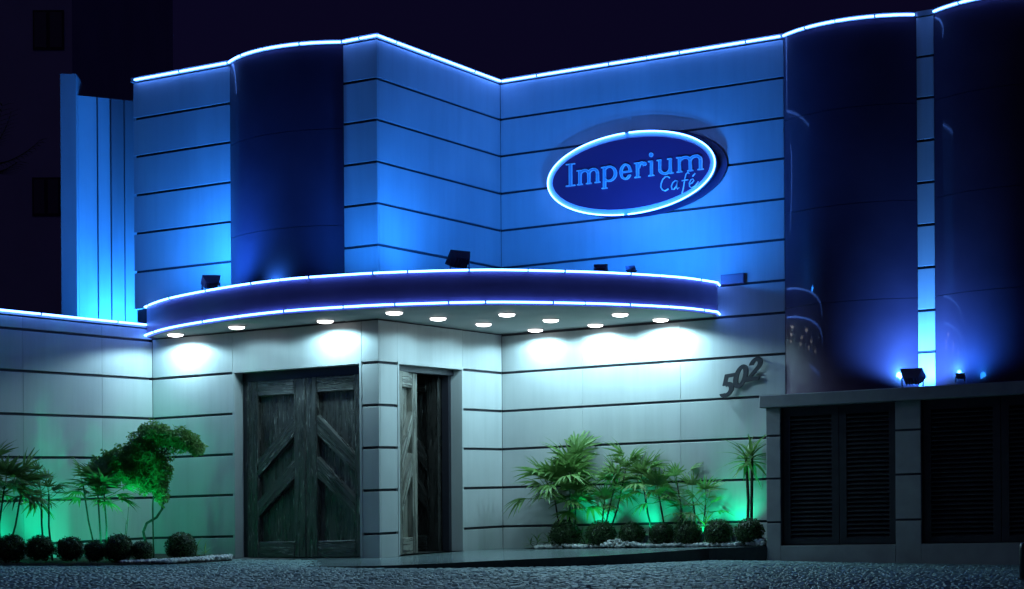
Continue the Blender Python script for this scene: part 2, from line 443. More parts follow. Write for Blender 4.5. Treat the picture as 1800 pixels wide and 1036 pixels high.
# return wall
wl2 = MB()
wl2.wbox(wC, 0.032, DC[0], -1.0, 2.106, -0.20, -0.03); wl2.wbox(wC, DC[1], 2.92, -1.0, 2.106, -0.20, -0.03)
wl2.wbox(wC, DC[0], DC[1], DT, 2.106, -0.20, -0.031); wl2.wbox(wC, 0.2, 2.92, 2.106, 5.38, -0.20, -0.03)
wall_c = wl2.build('return_wall', M['joint'], bld)
for i in range(5):
    course(wC, wall_c, 0.032, DC[0], ZL[i], ZL[i + 1]); course(wC, wall_c, DC[1], 2.888, ZL[i], ZL[i + 1])
course(wC, wall_c, 0.032, 2.888, 1.61, 2.12, DC)
for i in range(len(ZU) - 1): course(wC, wall_c, 0.032, 2.888, ZU[i], ZU[i + 1])
# sign wall and the strips beyond it
wl3 = MB(); wl3.wbox(wD, -0.02, 9.0, -1.0, 5.38, -0.22, -0.03)
wall_d = wl3.build('sign_wall', M['joint'], bld)
zd = ZL + [2.106]
for i in range(len(zd) - 1): course(wD, wall_d, 0.003, DEND, zd[i], zd[i + 1], (1.185, 2.55))
for i in range(len(ZU) - 1): course(wD, wall_d, 0.003, DEND, ZU[i], ZU[i + 1])
zs = [1.02, 1.52, 2.0] + ZU[1:]
for i in range(len(zs) - 1):
    course(wD, wall_d, B2[1], B3[0], zs[i], zs[i + 1])
    course(wD, wall_d, B3[1], 9.0, zs[i], zs[i + 1])
# body and roof
q = MB()
q.wbox(wD, -3.75, 9.0, 5.28, 5.33, -7.0, -0.2)
q.add([uvz(-3.7, 0.18, 5.30), uvz(-0.1, 0.18, 5.30), uvz(-0.1, 3.1, 5.30), uvz(-3.7, 3.1, 5.30)], [(0, 1, 2, 3)])
q.build('roof', M['wallback'], bld)
q = MB()
q.wbox(wB, -3.72, -3.52, -1.0, 5.38, -9.9, -0.21)
q.wbox(wD, -3.5, 9.0, -1.0, 5.27, -7.0, -6.8); q.wbox(wD, 8.8, 9.0, -1.0, 5.27, -6.79, -0.23)
q.build('rear_wall', M['wallback'], bld)
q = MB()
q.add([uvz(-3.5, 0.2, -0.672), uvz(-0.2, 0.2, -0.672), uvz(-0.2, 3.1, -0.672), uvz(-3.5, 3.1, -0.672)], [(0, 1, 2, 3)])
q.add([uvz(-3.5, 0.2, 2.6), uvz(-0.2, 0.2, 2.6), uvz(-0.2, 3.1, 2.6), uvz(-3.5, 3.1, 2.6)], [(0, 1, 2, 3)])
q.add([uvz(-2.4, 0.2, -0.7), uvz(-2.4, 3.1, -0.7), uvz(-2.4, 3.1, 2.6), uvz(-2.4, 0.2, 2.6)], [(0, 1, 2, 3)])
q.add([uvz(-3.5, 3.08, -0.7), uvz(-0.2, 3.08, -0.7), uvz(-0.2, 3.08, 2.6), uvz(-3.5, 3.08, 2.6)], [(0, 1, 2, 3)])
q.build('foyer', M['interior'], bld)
# coping
for a, b in ((-3.75, B1[0]), (B1[1], 0.012)):
    q = MB(); q.wbox(wB, a, b, 5.40, 5.455, -0.2, 0.015); q.build('coping', M['coping'], bld)
q = MB(); q.wbox(wC, 0.21, 2.87, 5.401, 5.455, -0.2, 0.012); q.build('coping', M['coping'], bld)
for a, b in ((0.015, DEND), (B2[1], B3[0]), (B3[1], 9.0)):
    q = MB(); q.wbox(wD, a, b, 5.401, 5.455, -0.2, 0.015); q.build('coping', M['coping'], bld)

# curved glass bays
def bay(w, s0, s1, zlev, bulge=0.28):
    N = 18
    ch = s1 - s0; rr = (ch * ch / 4 + bulge * bulge) / (2 * bulge); half = math.asin(ch / 2 / rr)
    def arc(k, extra=0.0):
        a = -half + 2 * half * k
        return ((s0 + s1) / 2 + (rr + extra) * math.sin(a), (rr + extra) * math.cos(a) - (rr - bulge))
    body = MB()
    zb, zt = zlev[0], zlev[-1]
    for i in range(N):
        s, n = arc(i / N, -0.03); t, l = arc((i + 1) / N, -0.03)
        n = max(n, -0.02); l = max(l, -0.02)
        body.add([w(s, zb, n), w(t, zb, l), w(t, zt, l), w(s, zt, n)], [(0, 1, 2, 3)])
    top = [w(*(lambda p: (p[0], zt, max(p[1], -0.02)))(arc(i / N, -0.001))) for i in range(N + 1)]
    body.add(top, [tuple(range(N + 1))])
    bo = body.build('glass_bay', M['mullion'], bld)
    for a, b in zip(zlev, zlev[1:]):
        for h0, h1 in ((0, 1),):
            p = MB(); za, zc = a + 0.003, b - 0.003
            fr_ = [arc(i / N) for i in range(N + 1)]; bk_ = [arc(i / N, -0.012) for i in range(N + 1)]
            p.strip([w(x, za, n) for x, n in fr_], [w(x, zc, n) for x, n in fr_])
            p.strip([w(x, za, n) for x, n in bk_], [w(x, za, n) for x, n in fr_])
            p.strip([w(x, zc, n) for x, n in fr_], [w(x, zc, n) for x, n in bk_])
            p.build('glass_pane', M['glass'], bo, True)
    cp = MB()
    for i in range(N):
        s, n = arc(i / N, 0.012); t, l = arc((i + 1) / N, 0.012); s2, n2 = arc(i / N, -0.05); t2, l2 = arc((i + 1) / N, -0.05)
        cp.hexa([w(s, zt, n), w(t, zt, l), w(t, zt + 0.05, l), w(s, zt + 0.05, n), w(s2, zt, n2), w(t2, zt, l2), w(t2, zt + 0.05, l2), w(s2, zt + 0.05, n2)])
    cp.build('bay_coping', M['coping'], bo)
    return [w(*(lambda p: (p[0], zt + 0.02, max(p[1], 0.0) + 0.03))(arc(i / 14))) for i in range(15)]
zb1 = [2.50, 3.26, 4.40, 5.40]; zb2 = [1.06, 2.15, 3.28, 4.40, 5.40]
n1 = bay(wB, B1[0] + 0.004, B1[1] - 0.004, zb1)
n2 = bay(wD, B2[0] + 0.004, B2[1] - 0.004, zb2)
n3 = bay(wD, B3[0] + 0.004, B3[1] - 0.004, zb2)
ZN = 5.42
neon(bld, [wB(-3.68, ZN, 0.035), wB(B1[0] - 0.02, ZN, 0.035)], 1)
neon(bld, n1, 2)
neon(bld, [wB(B1[1] + 0.01, ZN, 0.035), wB(0.03, ZN, 0.04)], 1)
neon(bld, [wC(-0.03, ZN, 0.035), wC(2.85, ZN, 0.035)], 2)
neon(bld, [wD(0.04, ZN, 0.035), wD(DEND - 0.02, ZN, 0.035)], 2)
neon(bld, n2, 2)
neon(bld, n3, 2)

# door frames and doors
def dframe(w, s0, s1, d):
    q = MB(); t = 0.03
    q.wbox(w, s0, s0 + t, -0.672, DT - t, -d, 0.006); q.wbox(w, s1 - t, s1, -0.672, DT - t, -d, 0.006)
    q.wbox(w, s0, s1, DT - t, DT, -d, 0.007)
    return q.build('door_frame', M['panel'], bld)
dframe(wB, DB[0], DB[1], 0.24); dframe(wC, DC[0], DC[1], 0.26)
q = MB(); q.wbox(wB, DB[0] + 0.03, DB[1] - 0.03, DT - 0.14, DT - 0.03, -0.24, -0.16); q.wbox(wB, DB[0] + 0.03, DB[0] + 0.11, -0.67, DT - 0.14, -0.24, -0.17)
q.build('door_header', M['mullion'], bld)
q = MB(); q.wbox(wC, DC[0] + 0.03, DC[1] - 0.03, DT - 0.10, DT - 0.03, -0.26, -0.12); q.wbox(wC, DC[1] - 0.09, DC[1] - 0.031, -0.67, DT - 0.10, -0.26, -0.16)
q.build('door_header', M['mullion'], bld)

def leaf(place, width, H, inner_high, face, lab=None):
    """place(s, z, n): s across the leaf from its hinge, n out of its face"""
    P = place
    I3 = lambda s, z, n: Vector((s, z, n))
    def grain(o, g, ang):
        a = o.data.attributes.new('grain', 'FLOAT_VECTOR', 'POINT'); ca, sa = math.cos(ang), math.sin(ang)
        for i_, v in enumerate(g.v): a.data[i_].vector = (v.x * ca - v.y * sa, v.x * sa + v.y * ca, v.z)
    base = MB(); base.wbox(P, 0.004, width - 0.004, 0.004, H - 0.004, -0.05, 0.0)
    g = MB(); g.wbox(I3, 0.004, width - 0.004, 0.004, H - 0.004, -0.05, 0.0)
    root = base.build('door', face, bld); grain(root, g, 0)
    if lab: root["label"] = lab
    st = 0.17; k = H / 2.2; RD = 0.068
    def piece(nm, *a, ang=0.0):
        q = MB(); q.wpanel(P, *a, 0.001, RD, 0.009); g = MB(); g.wpanel(I3, *a, 0.001, RD, 0.009)
        grain(q.build(nm, face, root), g, ang)
    piece('stile', 0.0, st, 0.0, H); piece('stile', width - st, width, 0.0, H)
    piece('rail', st + 0.001, width - st - 0.001, H - 0.19 * k, H - 0.001, ang=R(90)); piece('rail', st + 0.001, width - st - 0.001, 0.001, 0.20 * k, ang=R(90))
    x0, x1 = st + 0.001, width - st - 0.001
    for hi0, hi1, lo0, lo1 in ((0.46, 0.72, 0.96, 1.20), (0.97, 1.24, 1.48, 1.70)):
        a0, a1, b0, b1 = (hi0, hi1, lo0, lo1) if not inner_high else (lo0, lo1, hi0, hi1)
        a0, a1, b0, b1 = [H - t * k for t in (a0, a1, b0, b1)]
        c = 0.014; n1 = RD - 0.004
        q = MB(); g = MB()
        for mb, w_ in ((q, P), (g, I3)):
            mb.hexa([w_(x0, a1 + c, n1), w_(x1, b1 + c, n1), w_(x1, b0 - c, n1), w_(x0, a0 - c, n1), w_(x0, a1, 0.001), w_(x1, b1, 0.001), w_(x1, b0, 0.001), w_(x0, a0, 0.001)])
        grain(q.build('chevron_bar', face, root), g, math.atan2(x1 - x0, b0 - a0))
    return root
dH = DT - 0.14 + 0.668
dw = (DB[1] - 0.03 - DB[0] - 0.11) / 2
leaf(lambda s, z, n: wB(DB[0] + 0.11 + s, -0.668 + z, n - 0.20), dw - 0.002, dH, True, M['wood'])
leaf(lambda s, z, n: wB(DB[0] + 0.11 + dw + 0.002 + s, -0.668 + z, n - 0.20), dw - 0.002, dH, False, M['wood'])
for zc in (-0.35, 0.45, 1.25):
    q = MB(); q.tube([wB(DB[0] + 0.105, zc - 0.06, -0.145), wB(DB[0] + 0.105, zc + 0.06, -0.145)], 0.014, 8); q.build('hinge', M['mullion'], bld, True)
dH2 = DT - 0.10 + 0.668
al = R(13); lw = 0.70
leaf(lambda s, z, n: uvz(-0.10 - s * math.sin(al) + n * math.cos(al), DC[0] + 0.032 + s * math.cos(al) + n * math.sin(al), -0.668 + z), lw, dH2, True, M['woodpale'], 'pale rough timber door leaf standing ajar')
be = R(86)
leaf(lambda s, z, n: uvz(-0.27 - s * math.sin(be) + n * math.cos(be), DC[1] - 0.10 - s * math.cos(be) - n * math.sin(be), -0.668 + z), lw, dH2, True, M['wooddark'], 'dark carved timber door leaf swung into the foyer')

# ------------------------------------------------------------------ boundary wall
bw = empty('boundary_wall', wA(1.5, -0.75, 0), 'lower grey panelled wall with one neon tube along its top', 'wall')
q = MB(); q.wbox(wA, 0.03, 5.2, -1.0, 2.24, -0.20, -0.03); back = q.build('wall_core', M['joint'], bw)
za = ZL + [2.09, 2.25]
for i in range(len(za) - 1): course(wA, back, 0.003, 5.2, za[i], za[i + 1], (0.922, 2.24, 3.56))
q = MB(); q.wbox(wA, 0.03, 5.2, 2.25, 2.30, -0.22, 0.012); q.build('coping', M['coping'], bw)
neon(bw, [wA(0.12, 2.285, 0.035), wA(5.2, 2.285, 0.035)], 4)

# ------------------------------------------------------------------ side screen of vertical boards and its fin
scr = empty('board_screen', W(190, 880, 23.4), 'tall screen of vertical boards lit pale blue beside the front wall', 'screen')
pR = W(244, 400, 23.55); pL = W(137, 400, 23.10)
def wS(s, z, n):
    d = Vector((pR.x - pL.x, pR.y - pL.y, 0)); L = d.length; d /= L; nn = Vector((d.y, -d.x, 0))
    p = Vector((pL.x, pL.y, 0)) + d * (s * L) + nn * n
    return Vector((p.x, p.y, z + SL * p.x))
q = MB(); q.wbox(wS, 0, 1.25, -0.9, 5.32, -0.12, -0.025); q.build('screen_core', M['joint'], scr)
for a, b in ((0, 0.325), (0.325, 0.545), (0.545, 0.77), (0.77, 1.0), (1.0, 1.24)):
    q = MB(); q.wpanel(wS, a + 0.010, b - 0.010, -0.9, 5.335, -0.024, 0.0, 0.006); q.build('board', M['panel'], scr)
fin = MB()
f0 = W(108, 500, 22.95); f1 = W(135.5, 500, 22.95)
ft = (HY - 130 - ROLL * -770) / F * 22.95
fin.hexa([(f0.x, 22.95, -0.9), (f1.x, 22.95, -0.9), (f1.x, 22.95, ft), (f0.x, 22.95, ft), (f0.x - 0.1, 24.3, -0.9), (f1.x - 0.12, 24.3, -0.9), (f1.x - 0.12, 24.3, ft), (f0.x - 0.1, 24.3, ft)])
o = fin.build('fin_wall', M['panel'], None, origin=(f0.x, 23.5, -0.75))
tag(o, 'narrow upright fin wall taller than the board screen beside it', 'wall')

# ------------------------------------------------------------------ service wall with louvred doors
sv = empty('service_wall', wE(5.0, -0.9, 0), 'low grey wall with louvred shutter doors below the dark glass bays', 'wall')
e0 = u_at(1347, VE, 850); o10 = u_at(1372, VE, 850); o11 = u_at(1574, VE, 850); o20 = u_at(1619, VE, 850); o21 = o20 + 1.75; e1 = 9.2
ct, cb = 1.085, 0.94; sill = -0.675
q = MB()
for a, b in ((e0, o10), (o11, o20), (o21, e1)):
    q.wbox(wE, a, b, -1.3, cb, -0.40 if a > e0 else -0.61, -0.02)
for a, b in ((o10, o11), (o20, o21)): q.wbox(wE, a, b, -1.3, sill, -0.40, -0.021)
core = q.build('wall_core', M['joint'], sv)
for a, b in ((e0, o10), (o11, o20), (o21, e1)):
    for z0, z1 in ((-1.3, -0.40), (-0.40, 0.11), (0.11, 0.61), (0.61, cb + 0.01)):
        q = MB(); q.wpanel(wE, a + 0.001, b - 0.001, z0 + (0.012 if z0 > -1 else 0), z1 - 0.012, -0.018, 0.0 if z0 > -1 else 0.003, 0.004); q.build('panel', M['render'], core)
for a, b in ((o10, o11), (o20, o21)):
    q = MB(); q.wpanel(wE, a, b, -1.3, sill, -0.02, 0.004, 0.004); q.build('sill_panel', M['render'], core)
q = MB(); q.wpanel(wE, e0 - 0.045, e1, cb, ct, -0.61, 0.10, 0.008); q.build('cap_slab', M['render'], sv)
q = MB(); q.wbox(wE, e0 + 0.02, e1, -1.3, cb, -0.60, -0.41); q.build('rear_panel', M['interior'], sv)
slat0 = {}
for a, b in ((o10, o11), (o20, o21)):
    mid = (a + b) / 2
    for s0, s1 in ((a + 0.01, mid - 0.004), (mid + 0.004, b - 0.01)):
        fr = MB(); t = 0.085
        z0, z1 = sill + 0.01, cb - 0.01
        fr.wbox(wE, s0, s0 + t, z0, z1, -0.13, -0.07); fr.wbox(wE, s1 - t, s1, z0, z1, -0.13, -0.07)
        fr.wbox(wE, s0 + t, s1 - t, z0, z0 + 0.06, -0.13, -0.071); fr.wbox(wE, s0 + t, s1 - t, z1 - 0.10, z1, -0.13, -0.071)
        fo = fr.build('louvre_door', M['louvre'], sv)
        n = 28; dz = (z1 - 0.10 - z0 - 0.06) / n
        for i in range(n):
            zc = z0 + 0.06 + dz * i
            q = MB()
            A = lambda s, z, nn: wE(s, z, nn)
            q.hexa([A(s0 + t, zc, -0.076), A(s1 - t, zc, -0.076), A(s1 - t, zc + 0.010, -0.074), A(s0 + t, zc + 0.010, -0.074),
                    A(s0 + t, zc + 0.036, -0.122), A(s1 - t, zc + 0.036, -0.122), A(s1 - t, zc + 0.044, -0.118), A(s0 + t, zc + 0.044, -0.118)])
            if i == 0: first = q.build('slat', M['louvre'], fo)
            else: copy_to(first, fo, (0, 0, dz * i))

# ------------------------------------------------------------------ entrance platform, planter kerb
ZP = -0.68
front = [uvz(-2.45, 0.05, 0), W(430, 0, 20.2), W(480, 0, 19.3), W(550, 0, 18.8), W(610, 0, 18.58), W(667, 0, 18.5), W(760, 0, 18.62), W(860, 0, 18.98), W(970, 0, 19.25), W(1070, 0, 19.6), W(1150, 0, 20.1), W(1200, 0, 20.5), W(1240, 0, 20.95)]
front = [Vector((p.x, p.y, 0)) for p in front]
# smooth
sm = [front[0]]
for i in range(len(front) - 1):
    p0 = front[max(i - 1, 0)]; p1 = front[i]; p2 = front[i + 1]; p3 = front[min(i + 2, len(front) - 1)]
    for k in range(1, 5):
        t = k / 4
        sm.append(0.5 * ((2 * p1) + (p2 - p0) * t + (2 * p0 - 5 * p1 + 4 * p2 - p3) * t * t + (3 * p1 - p0 - 3 * p2 + p3) * t ** 3))
def zz(p, z): return Vector((p.x, p.y, z + SL * p.x))
pw = W(1340, 960, 21.35)
tail = [Vector((uvz(e0 + 0.0, VE - 0.02, 0).x, uvz(e0, VE - 0.02, 0).y, 0)), uvz(e0, VD - 0.01, 0), uvz(0, VD + 0.02, 0), uvz(-0.02, 2.0, 0), uvz(-0.02, 0.02, 0), uvz(-0.3, 0.02, 0), uvz(-0.3, 0.15, 0), uvz(-2.1, 0.15, 0), uvz(-2.1, 0.02, 0)]
outline = [Vector((p.x, p.y, 0)) for p in sm + tail]
bm = bmesh.new()
tv = [bm.verts.new(zz(p, ZP)) for p in outline]
bv = [bm.verts.new(Vector((p.x, p.y, -1.05))) for p in outline]
ff = bm.faces.new(tv)
for i in range(len(outline)):
    k = (i + 1) % len(outline); bm.faces.new((tv[i], bv[i], bv[k], tv[k]))
edges = [e for e in ff.edges if all(v in tv[:len(sm) + 1] for v in e.verts)]
bmesh.ops.bevel(bm, geom=edges, offset=0.008, segments=2, affect='EDGES')
bmesh.ops.triangulate(bm, faces=[f for f in bm.faces if len(f.verts) > 4])
bmesh.ops.recalc_face_normals(bm, faces=bm.faces)
me = bpy.data.meshes.new('entrance_platform'); bm.to_mesh(me); bm.free(); me.materials.append(M['granite']); me.materials.append(M['riser'])
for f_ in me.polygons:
    if f_.normal.z < 0.5: f_.material_index = 1  # upright faces get the stone with shade in its colour
me.update()
o = bpy.data.objects.new('entrance_platform', me); col.objects.link(o)
tag(o, 'curved polished dark stone step in front of the doors', None, None, 'structure')

# planting soil, right and left
def sheet(name, pts, m_, label):
    q = MB(); q.add(pts, [tuple(range(len(pts)))]); o = q.build(name, m_); tag(o, label, None, None, 'structure')
sheet('planting_ground', [uvz(0.45, VD - 0.03, ZP + 0.006), uvz(0.55, VD - 0.42, ZP + 0.006), uvz(2.3, VD - 0.6, ZP + 0.006), uvz(e0 - 0.01, VE + 0.06, ZP + 0.006), uvz(e0 - 0.01, VD - 0.03, ZP + 0.006)], M['soil'], 'dark soil bed along the sign wall')
lp = [W(-60, 0, 19.35), W(100, 0, 19.3), W(260, 0, 19.45), W(335, 0, 19.7), W(402, 0, 20.5)]
lp = [Vector((p.x, p.y, gz(p.x) + 0.02)) for p in lp]
bk = [uvz(-2.2, 0.02, 0), uvz(UA, 0.02, 0), uvz(UA - 0.01, -4.0, 0)]
sheet('planting_ground', lp + [Vector((p.x, p.y, gz(p.x) + 0.03)) for p in bk], M['soil'], 'dark soil bed along the boundary wall')

# ------------------------------------------------------------------ canopy
can = empty('entrance_canopy', uvz(0, 0, 2.1), 'curved flat canopy with dark fascia between two neon lines', 'canopy')
cpts = [(-4.62, 22.55), (-4.11, 21.6), (-3.27, 20.66), (-2.54, 20.10), (-1.89, 19.86), (-1.25, 19.74), (-0.27, 19.78), (0.64, 20.12), (1.30, 20.48), (2.0, 21.02), (2.47, 21.62)]
cp = [Vector((x, y, 0)) for x, y in cpts]
cs = []
for i in range(len(cp) - 1):
    p0 = cp[max(i - 1, 0)]; p1 = cp[i]; p2 = cp[i + 1]; p3 = cp[min(i + 2, len(cp) - 1)]
    for k in range(5):
        t = k / 5
        cs.append(0.5 * ((2 * p1) + (p2 - p0) * t + (2 * p0 - 5 * p1 + 4 * p2 - p3) * t * t + (3 * p1 - p0 - 3 * p2 + p3) * t ** 3))
cs.append(cp[-1])
# fit ends onto the walls
cs[0] = Vector((wB(-3.40, 0, 0.01).x, wB(-3.40, 0, 0.01).y, 0))
ue = u_at(1262, VD, 540); cs.append(Vector((wD(ue, 0, 0.004).x, wD(ue, 0, 0.004).y, 0)))
cen = Vector((-1.0, 23.5, 0))
def inn(p, d): 
    k = (cen - p); k.z = 0; return p + k.normalized() * d
z0, z1 = 2.115, 2.515
q = MB(); ci = [inn(p, 0.05) for p in cs]
q.strip([zz(p, z0) for p in cs], [zz(p, z1) for p in cs]); q.strip([zz(p, z1) for p in cs], [zz(p, z1) for p in ci])
q.strip([zz(p, z1) for p in ci], [zz(p, z0) for p in ci]); q.strip([zz(p, z0) for p in ci], [zz(p, z0) for p in cs])
q.build('fascia', M['fascia'], can, True)
back = [uvz(ue, VD - 0.003, 0), uvz(0.003, VD - 0.003, 0), uvz(0.003, -0.003, 0), uvz(-3.40, -0.003, 0)]
def slab(name, z, th, ins, mt):
    pts = [inn(p, ins) for p in cs] + [Vector((p.x, p.y, 0)) for p in back]
    bm = bmesh.new(); a = [bm.verts.new(zz(p, z)) for p in pts]; b = [bm.verts.new(zz(p, z + th)) for p in pts]
    bm.faces.new(a); bm.faces.new(b)
    for i in range(len(pts)):
        k = (i + 1) % len(pts); bm.faces.new((a[i], a[k], b[k], b[i]))
    bmesh.ops.triangulate(bm, faces=[f for f in bm.faces if len(f.verts) > 4]); bmesh.ops.recalc_face_normals(bm, faces=bm.faces)
    off = wpos(can)
    for v in bm.verts: v.co -= off
    me = bpy.data.meshes.new(name); bm.to_mesh(me); bm.free(); me.materials.append(mt)
    o = bpy.data.objects.new(name, me); col.objects.link(o); o.parent = can
ZS = 2.125
slab('soffit', ZS, 0.02, 0.055, M['soffit']); slab('roof_slab', 2.42, 0.03, 0.055, M['wallback'])
def out(p, d): return inn(p, -d)
neon(can, [zz(out(p, 0.025), 2.50) for p in cs], 6, 0.0115)
neon(can, [zz(out(p, 0.025), 2.145) for p in cs], 7, 0.0115)
# downlights
dl = [(318, 592, 1.25, .26), (418, 578, 0.22, .34), (552, 565, 1.15, .26), (695, 553, 0.16, .6), (772, 563, 0.4, .5), (852, 573, 0.35, .4), (893, 556, 0.8, .6), (914, 579, 1.0, .25), (970, 566, 0.5, .6), (1026, 571, 1.2, .25), (1092, 556, 0.7, .6), (1145, 562, 2.0, .25)]
for px, py, k, wd in dl:
    zrel = ZS - 0.03
    yh = HY - (ROLL + SL) * (px - 900)
    Y = zrel * F / (yh - py)
    x = (px - 900) / F * Y
    # keep clear of the walls
    du = (x - QX) * Bx + (Y - QY) * By; dv = (x - QX) * Cx + (Y - QY) * Cy
    lim = (-wd if du < 0 else VD - wd)
    if dv > lim or wd < 0.3: dv = lim
    p = uvz(du, dv, ZS)
    q = MB(); q.tube([p + Vector((0, 0, -0.002)), p + Vector((0, 0, -0.010))], 0.108, 24); d = q.build('downlight', M['rim'], can, False)
    q = MB(); q.tube([p + Vector((0, 0, -0.011)), p + Vector((0, 0, -0.028)), p + Vector((0, 0, -0.038))], [0.096, 0.088, 0.045], 24); q.build('lens', M['lens'], d, True)
    lamp_spot('downlight_lamp', p + Vector((0, 0, -0.075)), p + Vector((0.0, 0.06, -2.0)), DOWN_W * k, (0.46, 0.86, 1.0), 166, 0.22, 0.06, d)

# ------------------------------------------------------------------ oval sign
SO = 0.19
su0, su1 = u_at(963, VD - SO, 303), u_at(1257, VD - SO, 303)
scx = (su0 + su1) / 2; srx = (su1 - su0) / 2
szc = (HY - 305 - (ROLL + SL) * (1110 - 900)) / F * uvz(scx, VD - SO, 0).y
srz = 0.508
sign = empty('oval_sign', wD(scx, szc - 0.65, 0.0), 'large oval sign reading Imperium Café inside a glowing neon ring', 'sign')
def ell(t, k=1.0, dk=0.0): return scx + (srx * k + dk) * math.cos(t), szc + (srz * k + dk) * math.sin(t)
def ellplate(name, n0, n1, dk, mt, dx=0.0, dz=0.0):
    q = MB(); N = 72
    a = [wD(ell(2 * math.pi * i / N, 1, dk)[0] + dx, ell(2 * math.pi * i / N, 1, dk)[1] + dz, n1) for i in range(N)]
    b = [wD(ell(2 * math.pi * i / N, 1, dk)[0] + dx, ell(2 * math.pi * i / N, 1, dk)[1] + dz, n0) for i in range(N)]
    q.add(a + b, [tuple(range(N)), tuple(reversed(range(N, 2 * N)))] + [(i, i + N, (i + 1) % N + N, (i + 1) % N) for i in range(N)])
    return q.build(name, mt, sign)
ellplate('back_ellipse', 0.008, 0.03, 0.03, M['signback'], 0.06, 0.005)  # dark ellipse behind the sign, shifted to the right
ellplate('sign_case', 0.031, SO - 0.05, -0.02, M['signback'])
ellplate('rim_plate', SO - 0.049, SO - 0.015, 0.004, M['signrim'])
ellplate('face', SO - 0.014, SO, -0.07, M['signface'])
for a0, a1 in ((R(93), R(266)), (R(-91), R(90))):
    q = MB(); q.tube([wD(ell(a0 + (a1 - a0) * i / 40)[0], ell(a0 + (a1 - a0) * i / 40)[1], SO + 0.006) for i in range(41)], 0.009, 8)
    q.build('neon_ring', M['neon'], sign, True)

# letters as outlines traced from simple shapes on a fine grid
def capsule(px, pz, a, b, r0, r1=None):
    r1 = r0 if r1 is None else r1
    ax, az = a; bx, bz = b; dx, dz = bx - ax, bz - az; L = dx * dx + dz * dz
    t = 0 if L == 0 else max(0, min(1, ((px - ax) * dx + (pz - az) * dz) / L))
    return math.hypot(px - ax - dx * t, pz - az - dz * t) - (r0 + (r1 - r0) * t)
def boxs(px, pz, x0, x1, z0, z1):
    return max(x0 - px, px - x1, z0 - pz, pz - z1)
def ringarc(px, pz, cx, cz, rx, rz, wx, wz, zmin=-9, zmax=9, xmin=-9, xmax=9):
    o = (math.hypot((px - cx) / rx, (pz - cz) / rz) - 1) * min(rx, rz)
    i = (1 - math.hypot((px - cx) / (rx - wx), (pz - cz) / (rz - wz))) * min(rx - wx, rz - wz)
    return max(o, i, zmin - pz, pz - zmax, xmin - px, px - xmax)
XH = 0.66; ST = 0.13; SF = 0.045
def g_I(w):
    c = w / 2
    return lambda x, z: min(boxs(x, z, c - ST / 2 - 0.01, c + ST / 2 + 0.01, 0, 1), boxs(x, z, 0, w, 0, SF), boxs(x, z, 0, w, 1 - SF, 1))
def stemf(x, z, c, z0, z1, lf=True, ft=True):
    d = boxs(x, z, c - ST / 2, c + ST / 2, z0, z1)
    if ft: d = min(d, boxs(x, z, c - ST / 2 - 0.07, c + ST / 2 + 0.07, z0, z0 + SF))
    if lf: d = min(d, boxs(x, z, c - ST / 2 - 0.09, c, z1 - SF, z1))
    return d
def g_m(w):
    a, b, c = 0.16, w / 2 + 0.02, w - 0.14
    def f(x, z):
        d = min(stemf(x, z, a, 0, XH), stemf(x, z, b, 0, XH * 0.68, False), stemf(x, z, c, 0, XH * 0.68, False))
        for l, r in ((a, b), (b, c)):
            cx = (l + r) / 2; rx = (r - l) / 2 + ST / 2
            d = min(d, ringarc(x, z, cx, XH * 0.66, rx, XH * 0.36, ST, 0.11, zmin=XH * 0.66, xmin=l))
        return d
    return f
def g_p(w):
    a = 0.17
    def f(x, z):
        d = stemf(x, z, a, -0.30, XH)
        return min(d, ringarc(x, z, w * 0.52, XH * 0.5, w * 0.48, XH * 0.53, ST, 0.075, xmin=a))
    return f
def g_e(w):
    def f(x, z):
        r = ringarc(x, z, w * 0.5, XH * 0.5, w * 0.5, XH * 0.53, ST, 0.075)
        cut = boxs(x, z, w * 0.5, w * 1.2, XH * 0.26, XH * 0.44)
        return min(max(r, -cut), boxs(x, z, 0.06, w * 0.93, XH * 0.44, XH * 0.44 + 0.07))
    return f
def g_r(w):
    a = 0.19
    def f(x, z):
        d = stemf(x, z, a, 0, XH)
        d = min(d, ringarc(x, z, a + 0.20, XH * 0.58, 0.22, XH * 0.45, 0.13, 0.11, zmin=XH * 0.62, xmax=a + 0.28))
        return min(d, capsule(x, z, (w - 0.09, XH * 0.86), (w - 0.09, XH * 0.86), 0.085))
    return f
def g_i(w):
    c = w / 2
    return lambda x, z: min(stemf(x, z, c, 0, XH), capsule(x, z, (c - 0.01, 0.92), (c - 0.01, 0.92), 0.09))
def g_u(w):
    a, b = 0.16, w - 0.20
    def f(x, z):
        d = boxs(x, z, a - ST / 2, a + ST / 2, XH * 0.34, XH); d = min(d, boxs(x, z, a - ST / 2 - 0.08, a, XH - SF, XH))
        d = min(d, boxs(x, z, b - ST / 2, b + ST / 2, 0, XH), boxs(x, z, b - ST / 2 - 0.08, b, XH - SF, XH), boxs(x, z, b, b + ST / 2 + 0.08, 0, SF))
        return min(d, ringarc(x, z, (a + b) / 2, XH * 0.36, (b - a) / 2 + ST / 2, XH * 0.38, ST, 0.10, zmax=XH * 0.36, xmax=b))
    return f

